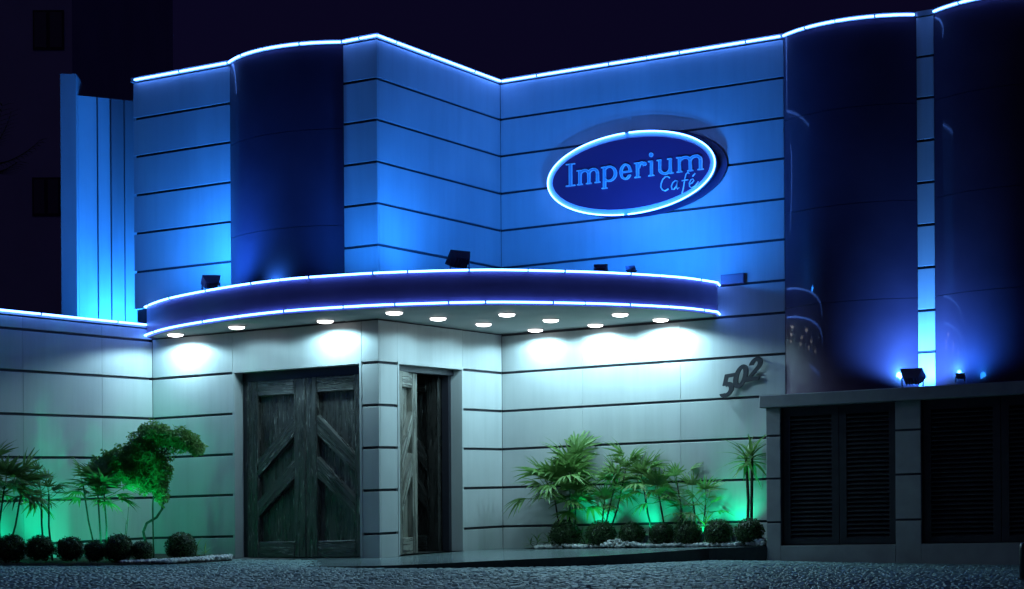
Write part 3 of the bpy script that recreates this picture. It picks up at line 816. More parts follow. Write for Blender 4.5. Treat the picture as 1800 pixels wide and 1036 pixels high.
def trace(f, x0, x1, z0, z1, h, place, n0, n1, name, mt, parent):
    """marching squares over f < 0, front face and side walls"""
    nx = int(math.ceil((x1 - x0) / h)); nz = int(math.ceil((z1 - z0) / h))
    D = [[f(x0 + i * h, z0 + j * h) for i in range(nx + 1)] for j in range(nz + 1)]
    q = MB(); cache = {}
    def vert(kx, kz):
        key = (round(kx, 6), round(kz, 6))
        if key not in cache:
            cache[key] = len(q.v); q.v.append(place(key[0], key[1], n1))
        return cache[key]
    sides = []
    for j in range(nz):
        for i in range(nx):
            c = [(i, j), (i + 1, j), (i + 1, j + 1), (i, j + 1)]
            dd = [D[b][a] for a, b in c]
            if all(d >= 0 for d in dd): continue
            poly = []; cross = []
            for k in range(4):
                a, b = c[k], c[(k + 1) % 4]; da, db = dd[k], dd[(k + 1) % 4]
                if da < 0: poly.append((x0 + a[0] * h, z0 + a[1] * h))
                if (da < 0) != (db < 0):
                    t = da / (da - db); t = max(0.04, min(0.96, t))
                    p = (x0 + (a[0] + (b[0] - a[0]) * t) * h, z0 + (a[1] + (b[1] - a[1]) * t) * h)
                    poly.append(p); cross.append(p)
            if len(poly) >= 3:
                q.f.append(tuple(vert(*p) for p in poly)); q.m.append(0)
            if len(cross) == 2: sides.append(cross)
    for a, b in sides:
        k = len(q.v); q.v += [place(a[0], a[1], n1), place(b[0], b[1], n1), place(b[0], b[1], n0), place(a[0], a[1], n0)]
        q.f.append((k, k + 1, k + 2, k + 3)); q.m.append(1)
    return q.build(name, mt, parent)

tu0, tu1 = u_at(996, VD - SO, 310), u_at(1238, VD - SO, 320)
TW = tu1 - tu0; CH = 0.285
tz = (HY - 329 - (ROLL + SL) * (996 - 900)) / F * uvz(tu0, VD - SO, 0).y
lay = [(g_I, 0, .068), (g_m, .081, .257), (g_p, .262, .379), (g_e, .401, .487), (g_r, .502, .596), (g_i, .602, .660), (g_u, .668, .797), (g_m, .808, 1.0)]
for gfun, a, b in lay:
    w = (b - a) * TW / CH
    f = gfun(w)
    trace(f, -0.1, w + 0.1, -0.4, 1.1, 0.022, lambda x, z, n, a=a: wD(tu0 + a * TW + x * CH, tz + z * CH, n), SO + 0.001, SO + 0.022, 'letter', [M['letter'], M['letteredge']], sign)
    trace(lambda x, z: abs(f(x, z) + 0.006) - 0.012, -0.1, w + 0.1, -0.4, 1.1, 0.022, lambda x, z, n, a=a: wD(tu0 + a * TW + x * CH, tz + z * CH, n), SO + 0.0225, SO + 0.026, 'letter_outline', M['letteredge'], sign)
# the second word, thin slanted strokes
cu0, cu1 = u_at(1161, VD - SO, 320), u_at(1229, VD - SO, 320); CW = cu1 - cu0
cz = (HY - 337 - (ROLL + SL) * (1165 - 900)) / F * uvz(cu0, VD - SO, 0).y
strokes = {
    'C': [[(0.25, 0.29), (0.21, 0.335), (0.14, 0.335), (0.07, 0.28), (0.03, 0.19), (0.02, 0.10), (0.06, 0.03), (0.13, 0.0), (0.22, 0.04)]],
    'a': [[(0.46, 0.19), (0.40, 0.215), (0.33, 0.17), (0.295, 0.09), (0.31, 0.02), (0.36, 0.01), (0.42, 0.08), (0.46, 0.19)], [(0.46, 0.19), (0.43, 0.06), (0.45, 0.01), (0.50, 0.04)]],
    'f': [[(0.76, 0.34), (0.72, 0.375), (0.67, 0.33), (0.64, 0.20), (0.60, 0.0), (0.575, -0.09), (0.56, -0.11)], [(0.56, 0.19), (0.73, 0.20)]],
    'e': [[(0.76, 0.09), (0.83, 0.11), (0.875, 0.16), (0.85, 0.205), (0.80, 0.19), (0.76, 0.11), (0.765, 0.03), (0.82, 0.0), (0.90, 0.03), (0.99, 0.13)], [(0.84, 0.26), (0.91, 0.33)]],
}
for ch, ls in strokes.items():
    q = MB()
    for li, pl in enumerate(ls):
        q.tube([wD(cu0 + x * CW, cz + z * CW, SO + 0.012 + 0.002 * li) for x, z in pl], 0.0085, 6)
    q.build('letter', M['letteredge'], sign, True)

# ------------------------------------------------------------------ house number
def g_5(x, z):
    d = min(boxs(x, z, 0.10, 0.58, 0.84, 1.0), boxs(x, z, 0.08, 0.25, 0.50, 1.0))
    r = ringarc(x, z, 0.31, 0.32, 0.31, 0.33, 0.20, 0.185)
    return min(d, max(r, -boxs(x, z, -0.1, 0.24, 0.18, 0.56)))
def g_0(x, z): return ringarc(x, z, 0.31, 0.5, 0.31, 0.5, 0.205, 0.185)
def g_2(x, z):
    r = max(ringarc(x, z, 0.30, 0.70, 0.29, 0.31, 0.20, 0.18), -boxs(x, z, -0.2, 0.30, 0.2, 0.68))
    r = max(r, -boxs(x, z, 0.2, 0.9, 0.2, 0.60))
    return min(r, capsule(x, z, (0.49, 0.62), (0.09, 0.10), 0.09, 0.08), boxs(x, z, 0.0, 0.60, 0.0, 0.165))
for gf, px, py, nm in ((g_5, 1279, 678, 'five'), (g_0, 1302, 662, 'zero'), (g_2, 1327, 649, 'two')):
    SOd = 0.058
    uc = u_at(px, VD - SOd, py); zc = (HY - py - (ROLL + SL) * (px - 900)) / F * uvz(uc, VD - SOd, 0).y
    H = 0.295; an = R(14)
    def pl(x, z, n, uc=uc, zc=zc):
        a, b = (x - 0.31) * H * 1.02, (z - 0.5) * H
        return wD(uc + a * math.cos(an) + b * math.sin(an), zc - a * math.sin(an) * -1 + b * math.cos(an) if False else zc + a * math.sin(an) * 0.4 + b * math.cos(an), n)
    root = empty('house_number', wD(uc, zc - 0.13, SOd), 'raised dark metal numeral %s of the house number on the sign wall' % nm, 'number', 'house number numerals')
    trace(gf, -0.1, 0.75, -0.1, 1.1, 0.03, pl, SOd - 0.02, SOd + 0.012, 'numeral', M['digit'], root)
    q = MB()
    for dx, dz in ((0.31, 0.07), (0.31, 0.93)): q.tube([pl(dx, dz, 0.0), pl(dx, dz, SOd - 0.021)], 0.006, 6)
    q.build('standoff_pin', M['digit'], root)

# ------------------------------------------------------------------ floodlights
def flood(loc, aim, size, energy, angle, label, name='floodlight', colr=FLOOD_COL, lens='blens', group='blue floodlights', tall=1.0, blend=0.9):
    loc = Vector(loc); aim = Vector(aim)
    root = empty(name, loc - Vector((0, 0, size * 0.62)), label, 'lamp', group)
    d = (aim - loc).normalized(); rot = d.to_track_quat('Y', 'Z').to_matrix()
    w, h, dp = size, size * 0.72 * tall, size * 0.42
    q = MB(); p = []
    for yy, k in ((-1, 0.66), (1, 1.0)):
        for xx, z in ((-1, -1), (1, -1), (1, 1), (-1, 1)):
            p.append(loc + rot @ Vector((xx * w / 2 * k, yy * dp / 2, z * h / 2 * k)))
    q.hexa(p); hs = q.build('housing', M['housing'], root)
    for i in range(5):
        f = MB(); f.box(loc + rot @ Vector((w * 0.13 * (i - 2), -dp * 0.58, 0)), w * 0.03, dp * 0.2, h * 0.6, rot); f.build('cooling_fin', M['housing'], hs)
    q = MB(); q.box(loc + rot @ Vector((0, dp / 2 + 0.004, 0)), w * 0.86, 0.004, h * 0.84, rot); q.build('glass', M[lens], root)
    q = MB()
    for s in (-1, 1):
        q.tube([loc + rot @ Vector((s * w * 0.47, 0, 0)), loc + rot @ Vector((s * w * 0.47, 0, 0)) * 1.0 + Vector((0, 0, -size * 0.60))], 0.008, 6)
    q.build('bracket', M['housing'], root)
    lamp_spot(name + '_beam', loc + d * (dp / 2 + 0.02), aim, energy * FK, colr, angle, blend, 0.05, root)
    return root
flood(W(371, 497, 21.2), wB(-2.75, 4.3, 0), 0.22, 84, 176, 'square floodlight on the canopy aimed at the front wall beside the curved glass')
fu = u_at(478, -0.37, 480)
flood(wB(fu, 2.50, 0.37), wB(fu - 0.03, 3.5, 0.26), 0.08, 10, 150, 'small floodlight on the canopy below the curved glass', colr=(0.03, 0.34, 1.0))
flood(W(597, 491, 20.25), wB(-0.2, 4.2, 0), 0.09, 24, 150, 'added small floodlight sunk behind the fascia to brighten the narrow panel strip')  # added lamp hidden low on the canopy, brightens the narrow strip above
flood(W(808, 458, 20.5), wC(0.6, 3.7, 0), 0.27, 48, 140, 'largest floodlight box on the canopy in front of the return wall')
flood(W(1056, 475, 20.62), wD(1.5, 3.7, 0), 0.16, 62, 150, 'low floodlight on the canopy under the oval sign')
flood(W(1108, 475, 20.85), wD(2.6, 3.9, 0), 0.12, 50, 150, 'small wired floodlight on the canopy beside the low one')
flood(W(226, 635, 22.9), W(190, 280, 23.3), 0.2, 150, 150, 'floodlight behind the boundary wall below the board screen')
flood(W(1604, 663, 20.25), wD(B2[1] + 0.08, 2.0, 0), 0.26, 58, 176, 'floodlight box on the service wall cap between two glass bays', colr=(0.06, 0.30, 1.0), blend=0.4)
flood(W(1688, 662, 19.9), wD(B3[0] + 0.3, 2.2, 0), 0.10, 16, 172, 'tiny floodlight on the service wall cap below the outer glass bay')
q = MB(); q.wpanel(wD, u_at(1270, VD, 490), u_at(1310, VD, 490), 2.50, 2.62, 0.001, 0.06, 0.006)  # plain flat box standing for a dark rectangle on the wall
o = q.build('wall_box', M['fascia'], None, origin=wD(u_at(1290, VD, 490), 2.5, 0.0)); tag(o, 'flat box fixed to the wall at the canopy end', 'box')

# ------------------------------------------------------------------ planting
def instance(src, parent, M4):
    c = src.copy(); col.objects.link(c); c.parent = parent; c.matrix_local = M4; return c
protos = []
def proto(name, q, mt):
    me = bpy.data.meshes.new(name); me.from_pydata([tuple(p) for p in q.v], [], q.f); me.materials.append(mt)
    me.polygons.foreach_set("use_smooth", [True] * len(me.polygons))
    return me
def blade(q, base, d, side, L, w, droop, n=4):
    """one folded leaflet from base along d"""
    d = Vector(d).normalized(); side = Vector(side).normalized(); up = side.cross(d)
    k0 = len(q.v)
    for i in range(n + 1):
        t = i / n; ww = w * (0.35 + 1.5 * t if t < 0.4 else 0.95 * (1 - (t - 0.4) / 0.6 * 0.93))
        c = Vector(base) + d * (L * t) - up * (droop * L * t * t)
        q.v += [c - side * ww / 2 + up * ww * 0.22, c, c + side * ww / 2 + up * ww * 0.22]
    for i in range(n):
        a = k0 + i * 3
        q.f += [(a, a + 1, a + 4, a + 3), (a + 1, a + 2, a + 5, a + 4)]; q.m += [0, 0]
def fan(nl, pet, L, w, spread=75, droop=0.3):
    q = MB(); q.tube([(0, 0, 0), (0, 0.012, pet * 0.5), (0, 0, pet)], 0.0045, 4)
    for i in range(nl):
        a = R(-spread + 2 * spread * i / (nl - 1)) + random.uniform(-0.06, 0.06)
        d = Vector((math.sin(a), random.uniform(-0.08, 0.08), math.cos(a))); side = Vector((math.cos(a), 0, -math.sin(a)))
        blade(q, (0, 0, pet), d, side, L * random.uniform(0.85, 1.08) * (0.82 + 0.18 * math.cos(a)), w * random.uniform(0.8, 1.2), droop * random.uniform(0.6, 1.4))
    return q
FANS = [proto('palm_fan', fan(random.choice((9, 10, 11, 12)), 0.08 + 0.04 * i, 0.25, 0.043, 66 + 6 * (i % 4), 0.2 + 0.12 * (i % 3)), M['palm']) for i in range(6)]
FANN = [proto('slim_fan', fan(random.choice((6, 7, 9)), 0.10 + 0.05 * i, 0.21, 0.028, 56 + 8 * (i % 3), 0.1 + 0.2 * (i % 3)), M['palm']) for i in range(5)]
FANB = [proto('bright_fan', fan(8, 0.08, 0.20, 0.026, 70, 0.35), M['fern']) for i in range(3)]
def sword(L, w, droop):
    q = MB(); blade(q, (0, 0, 0), (0, 0, 1), (1, 0, 0), L, w, droop, 5); return q
SWORD = [proto('sword_leaf', sword(0.28 + 0.03 * i, 0.044, 0.15 + 0.13 * i), M['palm']) for i in range(4)]
SWORDB = [proto('sword_leaf_bright', sword(0.20 + 0.03 * i, 0.022, 0.3 + 0.1 * i), M['fern']) for i in range(3)]

def frame(p, d, roll=0.0, s=1.0):
    d = Vector(d).normalized(); x = d.cross(Vector((0, 0, 1)))
    if x.length < 0.05: x = Vector((1, 0, 0))
    x.normalize(); y = d.cross(x)
    m3 = Matrix((x, y, d)).transposed() @ Matrix.Rotation(roll, 3, 'Z')
    return Matrix.Translation(p) @ m3.to_4x4() @ Matrix.Scale(s, 4)
def crown(root, top, n, meshes, s=1.0, e0=80, e1=-12, jit=0.4, name='frond'):
    a = random.uniform(0, 6.28); base = wpos(root)
    for i in range(n):
        a += 2.4 + random.uniform(-jit, jit)
        el = R(e0 + (e1 - e0) * (i + 0.5) / n + random.uniform(-8, 8))
        d = Vector((math.cos(a) * math.cos(el), math.sin(a) * math.cos(el), math.sin(el)))
        p = Vector(top) - Vector((0, 0, 0.10 * s * (i / n)))
        o = bpy.data.objects.new(name, random.choice(meshes)); col.objects.link(o); o.parent = root
        o.matrix_local = frame(p - base, d, random.uniform(-0.3, 0.3), s * random.uniform(0.85, 1.12))
def palm(base, stems, label, group, n=11, s=1.0, meshes=None, cat='palm', nm='fan_palm', rad=0.011, pname='frond', el=(80, -12)):
    base = Vector(base); root = empty(nm, base, label, cat, group)
    for st in stems:
        top = Vector(st[0]); b = base + Vector((random.uniform(-0.05, 0.05), random.uniform(-0.04, 0.04), 0)) if len(st) < 3 or st[2] is None else Vector(st[2])
        k = st[1] if len(st) > 1 else 1.0
        mid = (b + top) / 2 + Vector((random.uniform(-0.03, 0.03), random.uniform(-0.03, 0.03), 0))
        q = MB(); q.tube([b, b.lerp(mid, 0.5), mid, mid.lerp(top, 0.5), top], [rad * 1.1, rad, rad, rad * 0.95, rad * 0.8], 7); q.build('stem', M['stem'], root, True)
        crown(root, top, int(n * k), meshes or FANS, s * (0.8 + 0.2 * k), el[0], el[1], name=pname)
    return root
def bedR(px, w):            # a point of the right bed, w metres in front of the sign wall
    u = u_at(px, VD - w, 945); return uvz(u, VD - w, ZP + 0.005)
def topR(px, py, w):
    u = u_at(px, VD - w, py); y = uvz(u, VD - w, 0).y; return W(px, py, y)
gR = 'palms along the sign wall'
palm(bedR(1000, 0.22), [(topR(1003, 832, 0.24), 1.6), (topR(972, 858, 0.30), 1.4), (topR(1012, 880, 0.2), 1.0)], 'bushy fan palm nearest the inner corner of the sign wall', gR, 12, 1.15)
palm(bedR(1060, 0.2), [(topR(1082, 850, 0.2), 1.0), (topR(1100, 825, 0.18), 0.7), (topR(1062, 885, 0.25), 0.6)], 'leaning fan palm behind the second clipped ball', gR, 12, 1.05, FANS[:3] + FANN)
palm(bedR(1147, 0.2), [(topR(1130, 845, 0.2), 1.0)], 'slender curved fan palm behind the third and fourth balls', gR, 14, 1.05)
palm(bedR(1167, 0.24), [(topR(1158, 870, 0.26), 0.9)], 'short fan palm with pale drooping tips behind the fourth ball', gR, 13, 0.95)
palm(bedR(1199, 0.2), [(topR(1190, 848, 0.2), 0.9), (topR(1197, 893, 0.2), 0.5)], 'thin fan palm with flat topped crown behind the fifth ball', gR, 9, 1.0, FANN)
palm(bedR(1238, 0.18), [(topR(1218, 882, 0.2), 0.7), (topR(1240, 888, 0.22), 0.8)], 'feathery low palm between the fifth and sixth balls', gR, 10, 1.05, FANN)
palm(bedR(1243, 0.28), [(topR(1240, 920, 0.28), 1.2)], 'bright yellow green tuft behind the sixth ball', 'bright tufts in the beds', 12, 0.9, SWORDB, 'plant', 'leafy_tuft', 0.006, 'leaf')
palm(bedR(1024, 0.25), [(topR(1022, 943, 0.25), 1.0)], 'bright green tuft between the first and second balls', 'bright tufts in the beds', 10, 0.6, SWORDB, 'plant', 'leafy_tuft', 0.006, 'leaf')
tb = bedR(1316, 0.25)
palm(tb, [(topR(1311, 803, 0.25), 1.0, tb + Vector((-0.02, 0, 0))), (topR(1322, 800, 0.27), 1.0, tb + Vector((0.03, 0.02, 0)))], 'tall twin stemmed sword leaf plant beside the service wall', None, 24, 1.05, SWORD, 'plant', 'sword_plant', 0.019, 'leaf', (75, -30))
palm(bedR(948, 0.3), [(topR(945, 951, 0.3), 1.2), (topR(965, 952, 0.28), 1.2), (topR(932, 955, 0.33), 0.8)], 'low dark scrubby plant at the end of the white pebbles', None, 12, 0.42, SWORD, 'plant', 'low_plant', 0.004, 'leaf')

def bedL(px, Y):
    p = W(px, 900, Y); return Vector((p.x, Y, gz(p.x) + 0.03))
gL = 'palms along the boundary wall'
palm(bedL(4, 20.0), [(W(8, 855, 20.0), 1.2), (W(38, 862, 20.1), 0.8), (W(-25, 850, 20.0), 1.0)], 'dark fan palm cut by the frame beside the boundary wall', gL, 12, 1.15)
palm(bedL(82, 20.25), [(W(72, 862, 20.3), 1.0, bedL(78, 20.3)), (W(86, 868, 20.2), 0.8, bedL(92, 20.2))], 'twin stemmed fan palm behind the second dark ball', gL, 8, 0.85, FANN)
palm(bedL(180, 20.6), [(W(172, 868, 20.6), 1.0, bedL(179, 20.6)), (W(183, 868, 20.5), 0.8, bedL(186, 20.5)), (W(146, 850, 20.9), 0.6, bedL(170, 20.9))], 'bright lit fan palm below the cloudy tree', gL, 11, 0.95)
palm(bedL(222, 20.7), [(W(217, 945, 20.6), 1.0), (W(226, 890, 20.7), 0.35), (W(222, 915, 20.7), 0.3)], 'small bright climbing plant between the palm and the tree', 'bright tufts in the beds', 12, 0.45, SWORDB, 'plant', 'leafy_tuft', 0.004, 'leaf')

# clipped balls
BALLS = []; rb = 0.165
for var in range(4):
    q = MB(); ph = [random.uniform(0, 6.28) for _ in range(6)]
    for i in range(2400):
        z = random.uniform(-0.93, 1); a = random.uniform(0, 6.283); r = math.sqrt(1 - z * z)
        n = Vector((r * math.cos(a), r * math.sin(a), z))
        lump = 0.045 * math.sin(4 * n.x + ph[0]) * math.sin(5 * n.z + ph[1]) + 0.035 * math.sin(9 * n.y + ph[2]) * math.sin(8 * n.z + ph[3]) + 0.03 * math.sin(15 * n.x + ph[4]) * math.sin(13 * n.y + ph[5])
        k = rb * (1 + lump + random.uniform(-0.12, 0.045) + (0.09 if random.random() < 0.03 else 0))
        p = n * k; t = n.orthogonal().normalized(); t.rotate(Matrix.Rotation(random.uniform(0, 6.28), 3, n))
        b = (n.cross(t) + n * random.uniform(-0.7, 1.2)).normalized(); sz = random.uniform(0.009, 0.018)
        q.add([p - t * sz * 0.6, p + b * sz * 0.6 + n * 0.004, p + t * sz * 0.6, p - b * sz * 0.8], [(0, 1, 2, 3)])
    BALLS.append(proto('ball_foliage', q, M['box']))
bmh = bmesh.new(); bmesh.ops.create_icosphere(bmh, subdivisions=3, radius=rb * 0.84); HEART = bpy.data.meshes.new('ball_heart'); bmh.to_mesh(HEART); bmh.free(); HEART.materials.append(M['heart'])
def ball(c, s, label, group):
    root = empty('clipped_ball', Vector(c) - Vector((0, 0, rb * s * 0.93)), label, 'shrub', group)
    sx, sy = random.uniform(0.95, 1.10), random.uniform(0.90, 1.02)
    for nm, me in (('foliage', random.choice(BALLS)), ('heart', HEART)):
        o = bpy.data.objects.new(nm, me); col.objects.link(o); o.parent = root; o.location = (0, 0, rb * s * 0.93)
        o.rotation_euler = (0, 0, random.uniform(0, 6.28)); o.scale = (s * sx, s * sx, s * sy)
nth = ['first', 'second', 'third', 'fourth', 'fifth', 'sixth', 'seventh']
for i, (px, dpx) in enumerate(((993, 50), (1056, 49), (1111, 47), (1163, 45), (1209, 46), (1264, 50), (1317, 52))):
    w = 0.42 + 0.012 * i; p = bedR(px, w); s = dpx / 2 / F * p.y / rb
    ball(p + Vector((0, 0, rb * s * 0.93)), s, 'clipped green ball on white pebbles, %s from the inner corner of the sign wall' % nth[i], 'clipped balls along the sign wall')
for i, (px, dpx) in enumerate(((19, 50), (70, 50), (122, 47), (166, 40), (207, 50), (249, 40))):
    p = bedL(px, 19.75 + 0.03 * (i % 3)); s = dpx / 2 / F * p.y / rb
    ball(p + Vector((0, 0, rb * s * 0.93)), s, 'dark clipped ball in the boundary wall bed, %s from the frame edge' % nth[i], 'dark clipped balls along the boundary wall')
p = bedL(318, 20.35); ball(p + Vector((0, 0, rb * 0.93 * 0.97)), 0.97, 'lone dark clipped ball under the front wall beside the double door', 'dark clipped balls along the boundary wall')
palm(bedL(350, 20.5), [(bedL(345, 20.5) + Vector((0, 0, 0.10)), 1.0), (bedL(360, 20.6) + Vector((0, 0, 0.08)), 0.8)], 'sparse small leaved plant beside the lone dark ball', None, 12, 0.45, SWORD, 'plant', 'low_plant', 0.004, 'leaf')

# white pebbles
def pebbles(name, pts, label, r0=0.014, r1=0.032):
    bmh = bmesh.new(); bmesh.ops.create_icosphere(bmh, subdivisions=1, radius=1.0)
    vs = [v.co.copy() for v in bmh.verts]; fs = [tuple(v.index for v in f.verts) for f in bmh.faces]; bmh.free()
    q = MB()
    for p in pts:
        r = random.uniform(r0, r1); rot = Matrix.Rotation(random.uniform(0, 6.28), 3, 'Z') @ Matrix.Rotation(random.uniform(-0.5, 0.5), 3, 'X')
        sx, sy, sz = r * random.uniform(0.8, 1.3), r * random.uniform(0.7, 1.1), r * random.uniform(0.5, 0.85)
        q.add([p + rot @ Vector((v.x * sx, v.y * sy, v.z * sz)) for v in vs], fs)
    o = q.build(name, M['pebble'], None, True); tag(o, label, None, None, 'stuff')
pp = []
for i in range(2600):
    u = random.uniform(0.75, e0 - 0.06); wmax = 0.50 + 0.10 * min(1, (u - 0.5) / 1.5) ; w = random.uniform(0.08, wmax) if i % 3 else random.uniform(0.36, wmax)
    heap = 0.09 * max(0, math.sin(u * 5.1 + 1) * math.sin(u * 2.3)) * (1 - abs(w - 0.5) / 0.4)
    pp.append(uvz(u, VD - w, ZP + 0.016 + (max(0, heap) + 0.02 * (w > 0.34)) * random.random()))
pebbles('white_pebbles', pp, 'white pebbles under the clipped balls of the sign wall bed')
pp = []
for i in range(1500):
    t = random.random(); px = 210 + 195 * t; Y0 = 19.5 + 0.9 * max(0, (px - 300) / 105)
    Y = Y0 + random.uniform(0.05, 0.35 + 0.3 * t) + (0 if random.random() < 0.55 + 0.45 * t else 0.0)
    if random.random() < (0.25 + t): 
        p = bedL(px, Y); pp.append(p + Vector((0, 0, 0.008 + 0.03 * random.random() * t)))
pebbles('white_pebbles', pp, 'white pebbles spilling from the dark bed towards the double door')

# cloudy tree in the corner
tb = bedL(262, 20.9)
tree = empty('cloud_tree', tb, 'leaning ornamental tree with a cloudy drooping crown in the wall corner', 'tree')
q = MB(); q.tube([tb, W(252, 935, 20.9), W(258, 920, 20.85), W(275, 910, 20.8), W(285, 895, 20.8), W(287, 860, 20.8), W(283, 820, 20.8), W(285, 785, 20.8)], [0.018, 0.016, 0.016, 0.016, 0.015, 0.014, 0.012, 0.008], 8)
q.tube([bedL(270, 20.95), W(268, 890, 20.95), W(272, 850, 20.95)], [0.010, 0.009, 0.007], 6)
q.tube([W(284, 830, 20.8), W(250, 810, 20.8), W(205, 815, 20.8)], [0.010, 0.008, 0.004], 6)
q.tube([W(284, 800, 20.8), W(310, 775, 20.75), W(340, 785, 20.7)], [0.009, 0.007, 0.004], 6)
q.build('trunk', M['bark'], tree, True)
cl = [(272, 762, 30, 20, 1.0), (300, 770, 32, 20, 1.0), (328, 776, 22, 18, .8), (345, 788, 12, 12, .4), (248, 785, 26, 22, .9), (232, 805, 30, 22, 1.0), (205, 810, 30, 24, 1.2), (184, 824, 24, 22, 1.0), (215, 832, 26, 20, .9), (265, 805, 30, 26, 1.0), (280, 830, 20, 30, .8), (240, 832, 28, 20, .9), (283, 862, 10, 24, .4), (262, 848, 20, 20, .6), (168, 838, 14, 14, .4)]
q = MB()
for cx, cyy, rx, rz, wgt in cl:
    rx *= 1.3; rz *= 1.22
    for i in range(int(3200 * wgt)):
        v = Vector((random.gauss(0, 1), random.gauss(0, 1), random.gauss(0, 1))).normalized() * (random.random() ** 0.42)
        lump = 0.82 + 0.3 * math.sin(7 * v.x + cx) * math.sin(6 * v.z + cyy)
        p = W(cx + v.x * rx * lump, cyy - v.z * rz * lump, 20.8) ; p.y += v.y * 0.20
        d = Vector((random.gauss(0, 0.7) + v.x * 0.5, random.gauss(0, 0.7) + v.y * 0.5, random.gauss(-0.5, 0.5))).normalized()
        sd = d.orthogonal().normalized(); sd.rotate(Matrix.Rotation(random.uniform(0, 6.28), 3, d))
        L = random.uniform(0.025, 0.055); w = random.uniform(0.006, 0.011)
        q.add([p, p + d * L * 0.5 + sd * w, p + d * L, p + d * L * 0.5 - sd * w], [(0, 1, 2, 3)])
q.build('crown', M['juniper'], tree)

# green spotlights in the beds
def green(loc, aim, e, label, ang=110):
    loc = Vector(loc); aim = Vector(aim); root = empty('garden_spotlight', loc - Vector((0, 0, 0.08)), label, 'lamp', 'green garden spotlights')
    d = (aim - loc).normalized()
    q = MB(); q.tube([loc - d * 0.06, loc + d * 0.02, loc + d * 0.035], [0.025, 0.035, 0.038], 10); q.build('housing', M['housing'], root)
    q = MB(); q.tube([loc + d * 0.036, loc + d * 0.040], 0.03, 10); q.build('lens', M['glens'], root)
    q = MB(); q.tube([loc - d * 0.02, loc - Vector((0, 0, 0.09))], 0.008, 6); q.build('spike', M['housing'], root)
    lamp_spot('garden_spotlight_beam', loc + d * 0.06, aim, e * 6.0, GREEN, ang, 0.8, 0.03, root)
for px, e, nmx in ((1045, 3.0, 'first'), (1135, 3.0, 'second'), (1232, 3.0, 'third'), (1290, 4.0, 'fourth')):
    b = bedR(px, 0.30); green(b + Vector((0, 0, 0.10)), wD(u_at(px + 8, VD, 900), 0.15, 0.0), e, 'green garden spotlight behind the balls of the sign wall, %s from the corner' % nmx)
for px, Y, e, nmx in ((14, 20.0, 4, 'first'), (112, 20.3, 7, 'second'), (196, 20.25, 5, 'third')):
    b = bedL(px, Y); t = v_at(px + 5, UA, 900); green(b + Vector((0, 0, 0.12)), wA(-t, 0.1, 0), e, 'green garden spotlight behind the dark balls, %s from the frame edge' % nmx)
b = bedL(228, 20.15); green(b + Vector((0, 0, 0.12)), W(225, 810, 20.75), 13, 'green garden spotlight at the foot of the cloudy tree', 85)

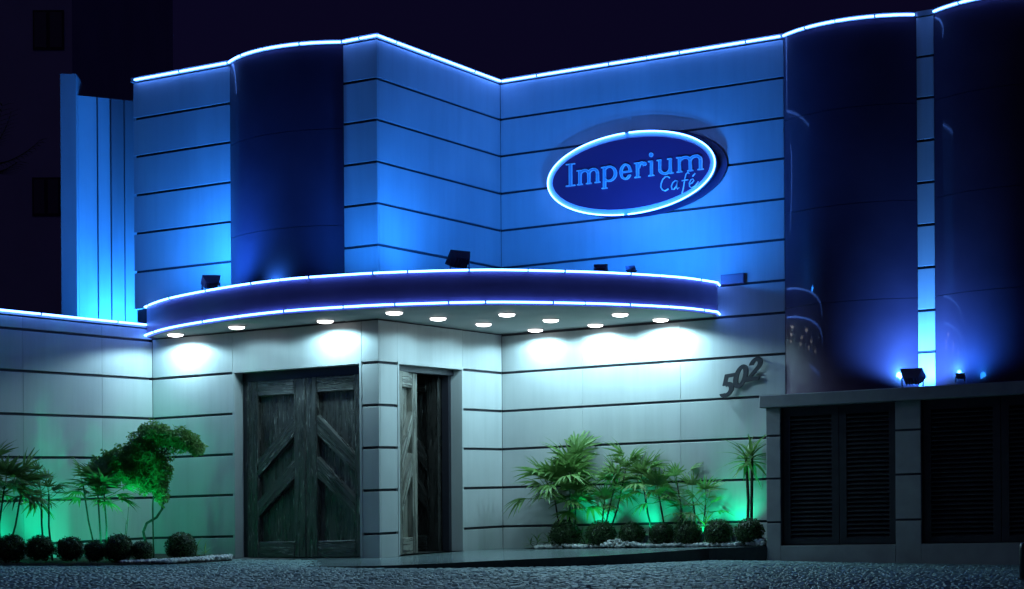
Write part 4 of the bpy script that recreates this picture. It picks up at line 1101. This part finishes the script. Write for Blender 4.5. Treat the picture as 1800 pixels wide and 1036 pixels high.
# ------------------------------------------------------------------ beyond the wall: neighbour block and palm
nb = empty('neighbour_building', (-14, 42, -0.7), 'dark plain apartment block beyond the board screen', 'building')
NBX = W(128, 300, 40).x
q = MB(); q.hexa([(-26, 40, -0.8), (NBX, 40, -0.8), (NBX, 40, 22), (-26, 40, 22), (-26, 52, -0.8), (NBX, 52, -0.8), (NBX, 52, 22), (-26, 52, 22)])
M['neigh'] = vary(mat('neighbour_render', rough=0.9), (0.50, 0.52, 0.66), (0.60, 0.62, 0.78), 0.6, 6)
M['nglass'] = mat('unlit_window', (0.14, 0.14, 0.17), 0.4)
q.build('wall', M['neigh'], nb)
for x0, x1, y0, y1 in ((58, 112, 18, 88), (57, 106, 312, 380), (-60, -5, 18, 88), (-60, -8, 312, 380)):
    a = W(x0, y1, 39.98); b = W(x1, y0, 39.98)
    q = MB(); q.hexa([(a.x, 39.97, a.z), (b.x, 39.97, a.z), (b.x, 39.97, b.z), (a.x, 39.97, b.z), (a.x, 39.999, a.z), (b.x, 39.999, a.z), (b.x, 39.999, b.z), (a.x, 39.999, b.z)])
    w_ = q.build('window', M['mullion'], nb)
    for k in (0, 1):
        xa = a.x + 0.04 + k * (b.x - a.x) / 2; xb = xa + (b.x - a.x) / 2 - 0.08
        q = MB(); q.hexa([(xa, 39.955, a.z + 0.05), (xb, 39.955, a.z + 0.05), (xb, 39.955, b.z - 0.05), (xa, 39.955, b.z - 0.05), (xa, 39.969, a.z + 0.05), (xb, 39.969, a.z + 0.05), (xb, 39.969, b.z - 0.05), (xa, 39.969, b.z - 0.05)])
        q.build('pane', M['nglass'], w_)
pt = W(-55, 280, 27); pb = Vector((pt.x - 0.2, 27.0, gz(pt.x)))
fp = empty('feather_palm', pb, 'dark feather palm whose frond tips reach in past the frame edge', 'tree')
q = MB(); q.tube([pb, pb.lerp(pt, 0.5) + Vector((0.08, 0, 0)), pt], [0.13, 0.10, 0.09], 9); q.build('trunk', M['stem'], fp, True)
def feather(L):
    q = MB(); n = 16; pts = [Vector((0, -0.5 * L * (i / n) ** 2, L * i / n * (1 - 0.12 * i / n))) for i in range(n + 1)]
    q.tube(pts, [0.014 * (1 - 0.8 * i / n) for i in range(n + 1)], 4)
    for i in range(2, n + 1):
        for s in (-1, 1):
            blade(q, pts[i], (s * 0.8, -0.35, 0.6), (0.6, 0, -0.8 * s), 0.30 * (1.1 - 0.5 * i / n), 0.025, 0.25, 3)
    return q
FE = [proto('feather_frond', feather(1.0 + 0.1 * i), M['palm']) for i in range(2)]
crown(fp, pt, 16, FE, 1.0, 75, -25)

# post at the frame edge
bp_ = W(1803, 1000, 16.0); bp_.z = gz(bp_.x)
bo = empty('dark_bollard', bp_, 'dark round bollard cut off by the frame edge at the street', 'bollard')
q = MB(); q.tube([bp_ + Vector((0, 0, -0.02)), bp_ + Vector((0, 0, 0.30)), bp_ + Vector((0, 0, 0.335)), bp_ + Vector((0, 0, 0.35))], [0.055, 0.055, 0.048, 0.02], 14); q.build('post', M['louvre'], bo, True)
q = MB(); q.tube([bp_ + Vector((0, 0, 0.0)), bp_ + Vector((0, 0, 0.03))], 0.075, 14); q.build('base_ring', M['louvre'], bo)
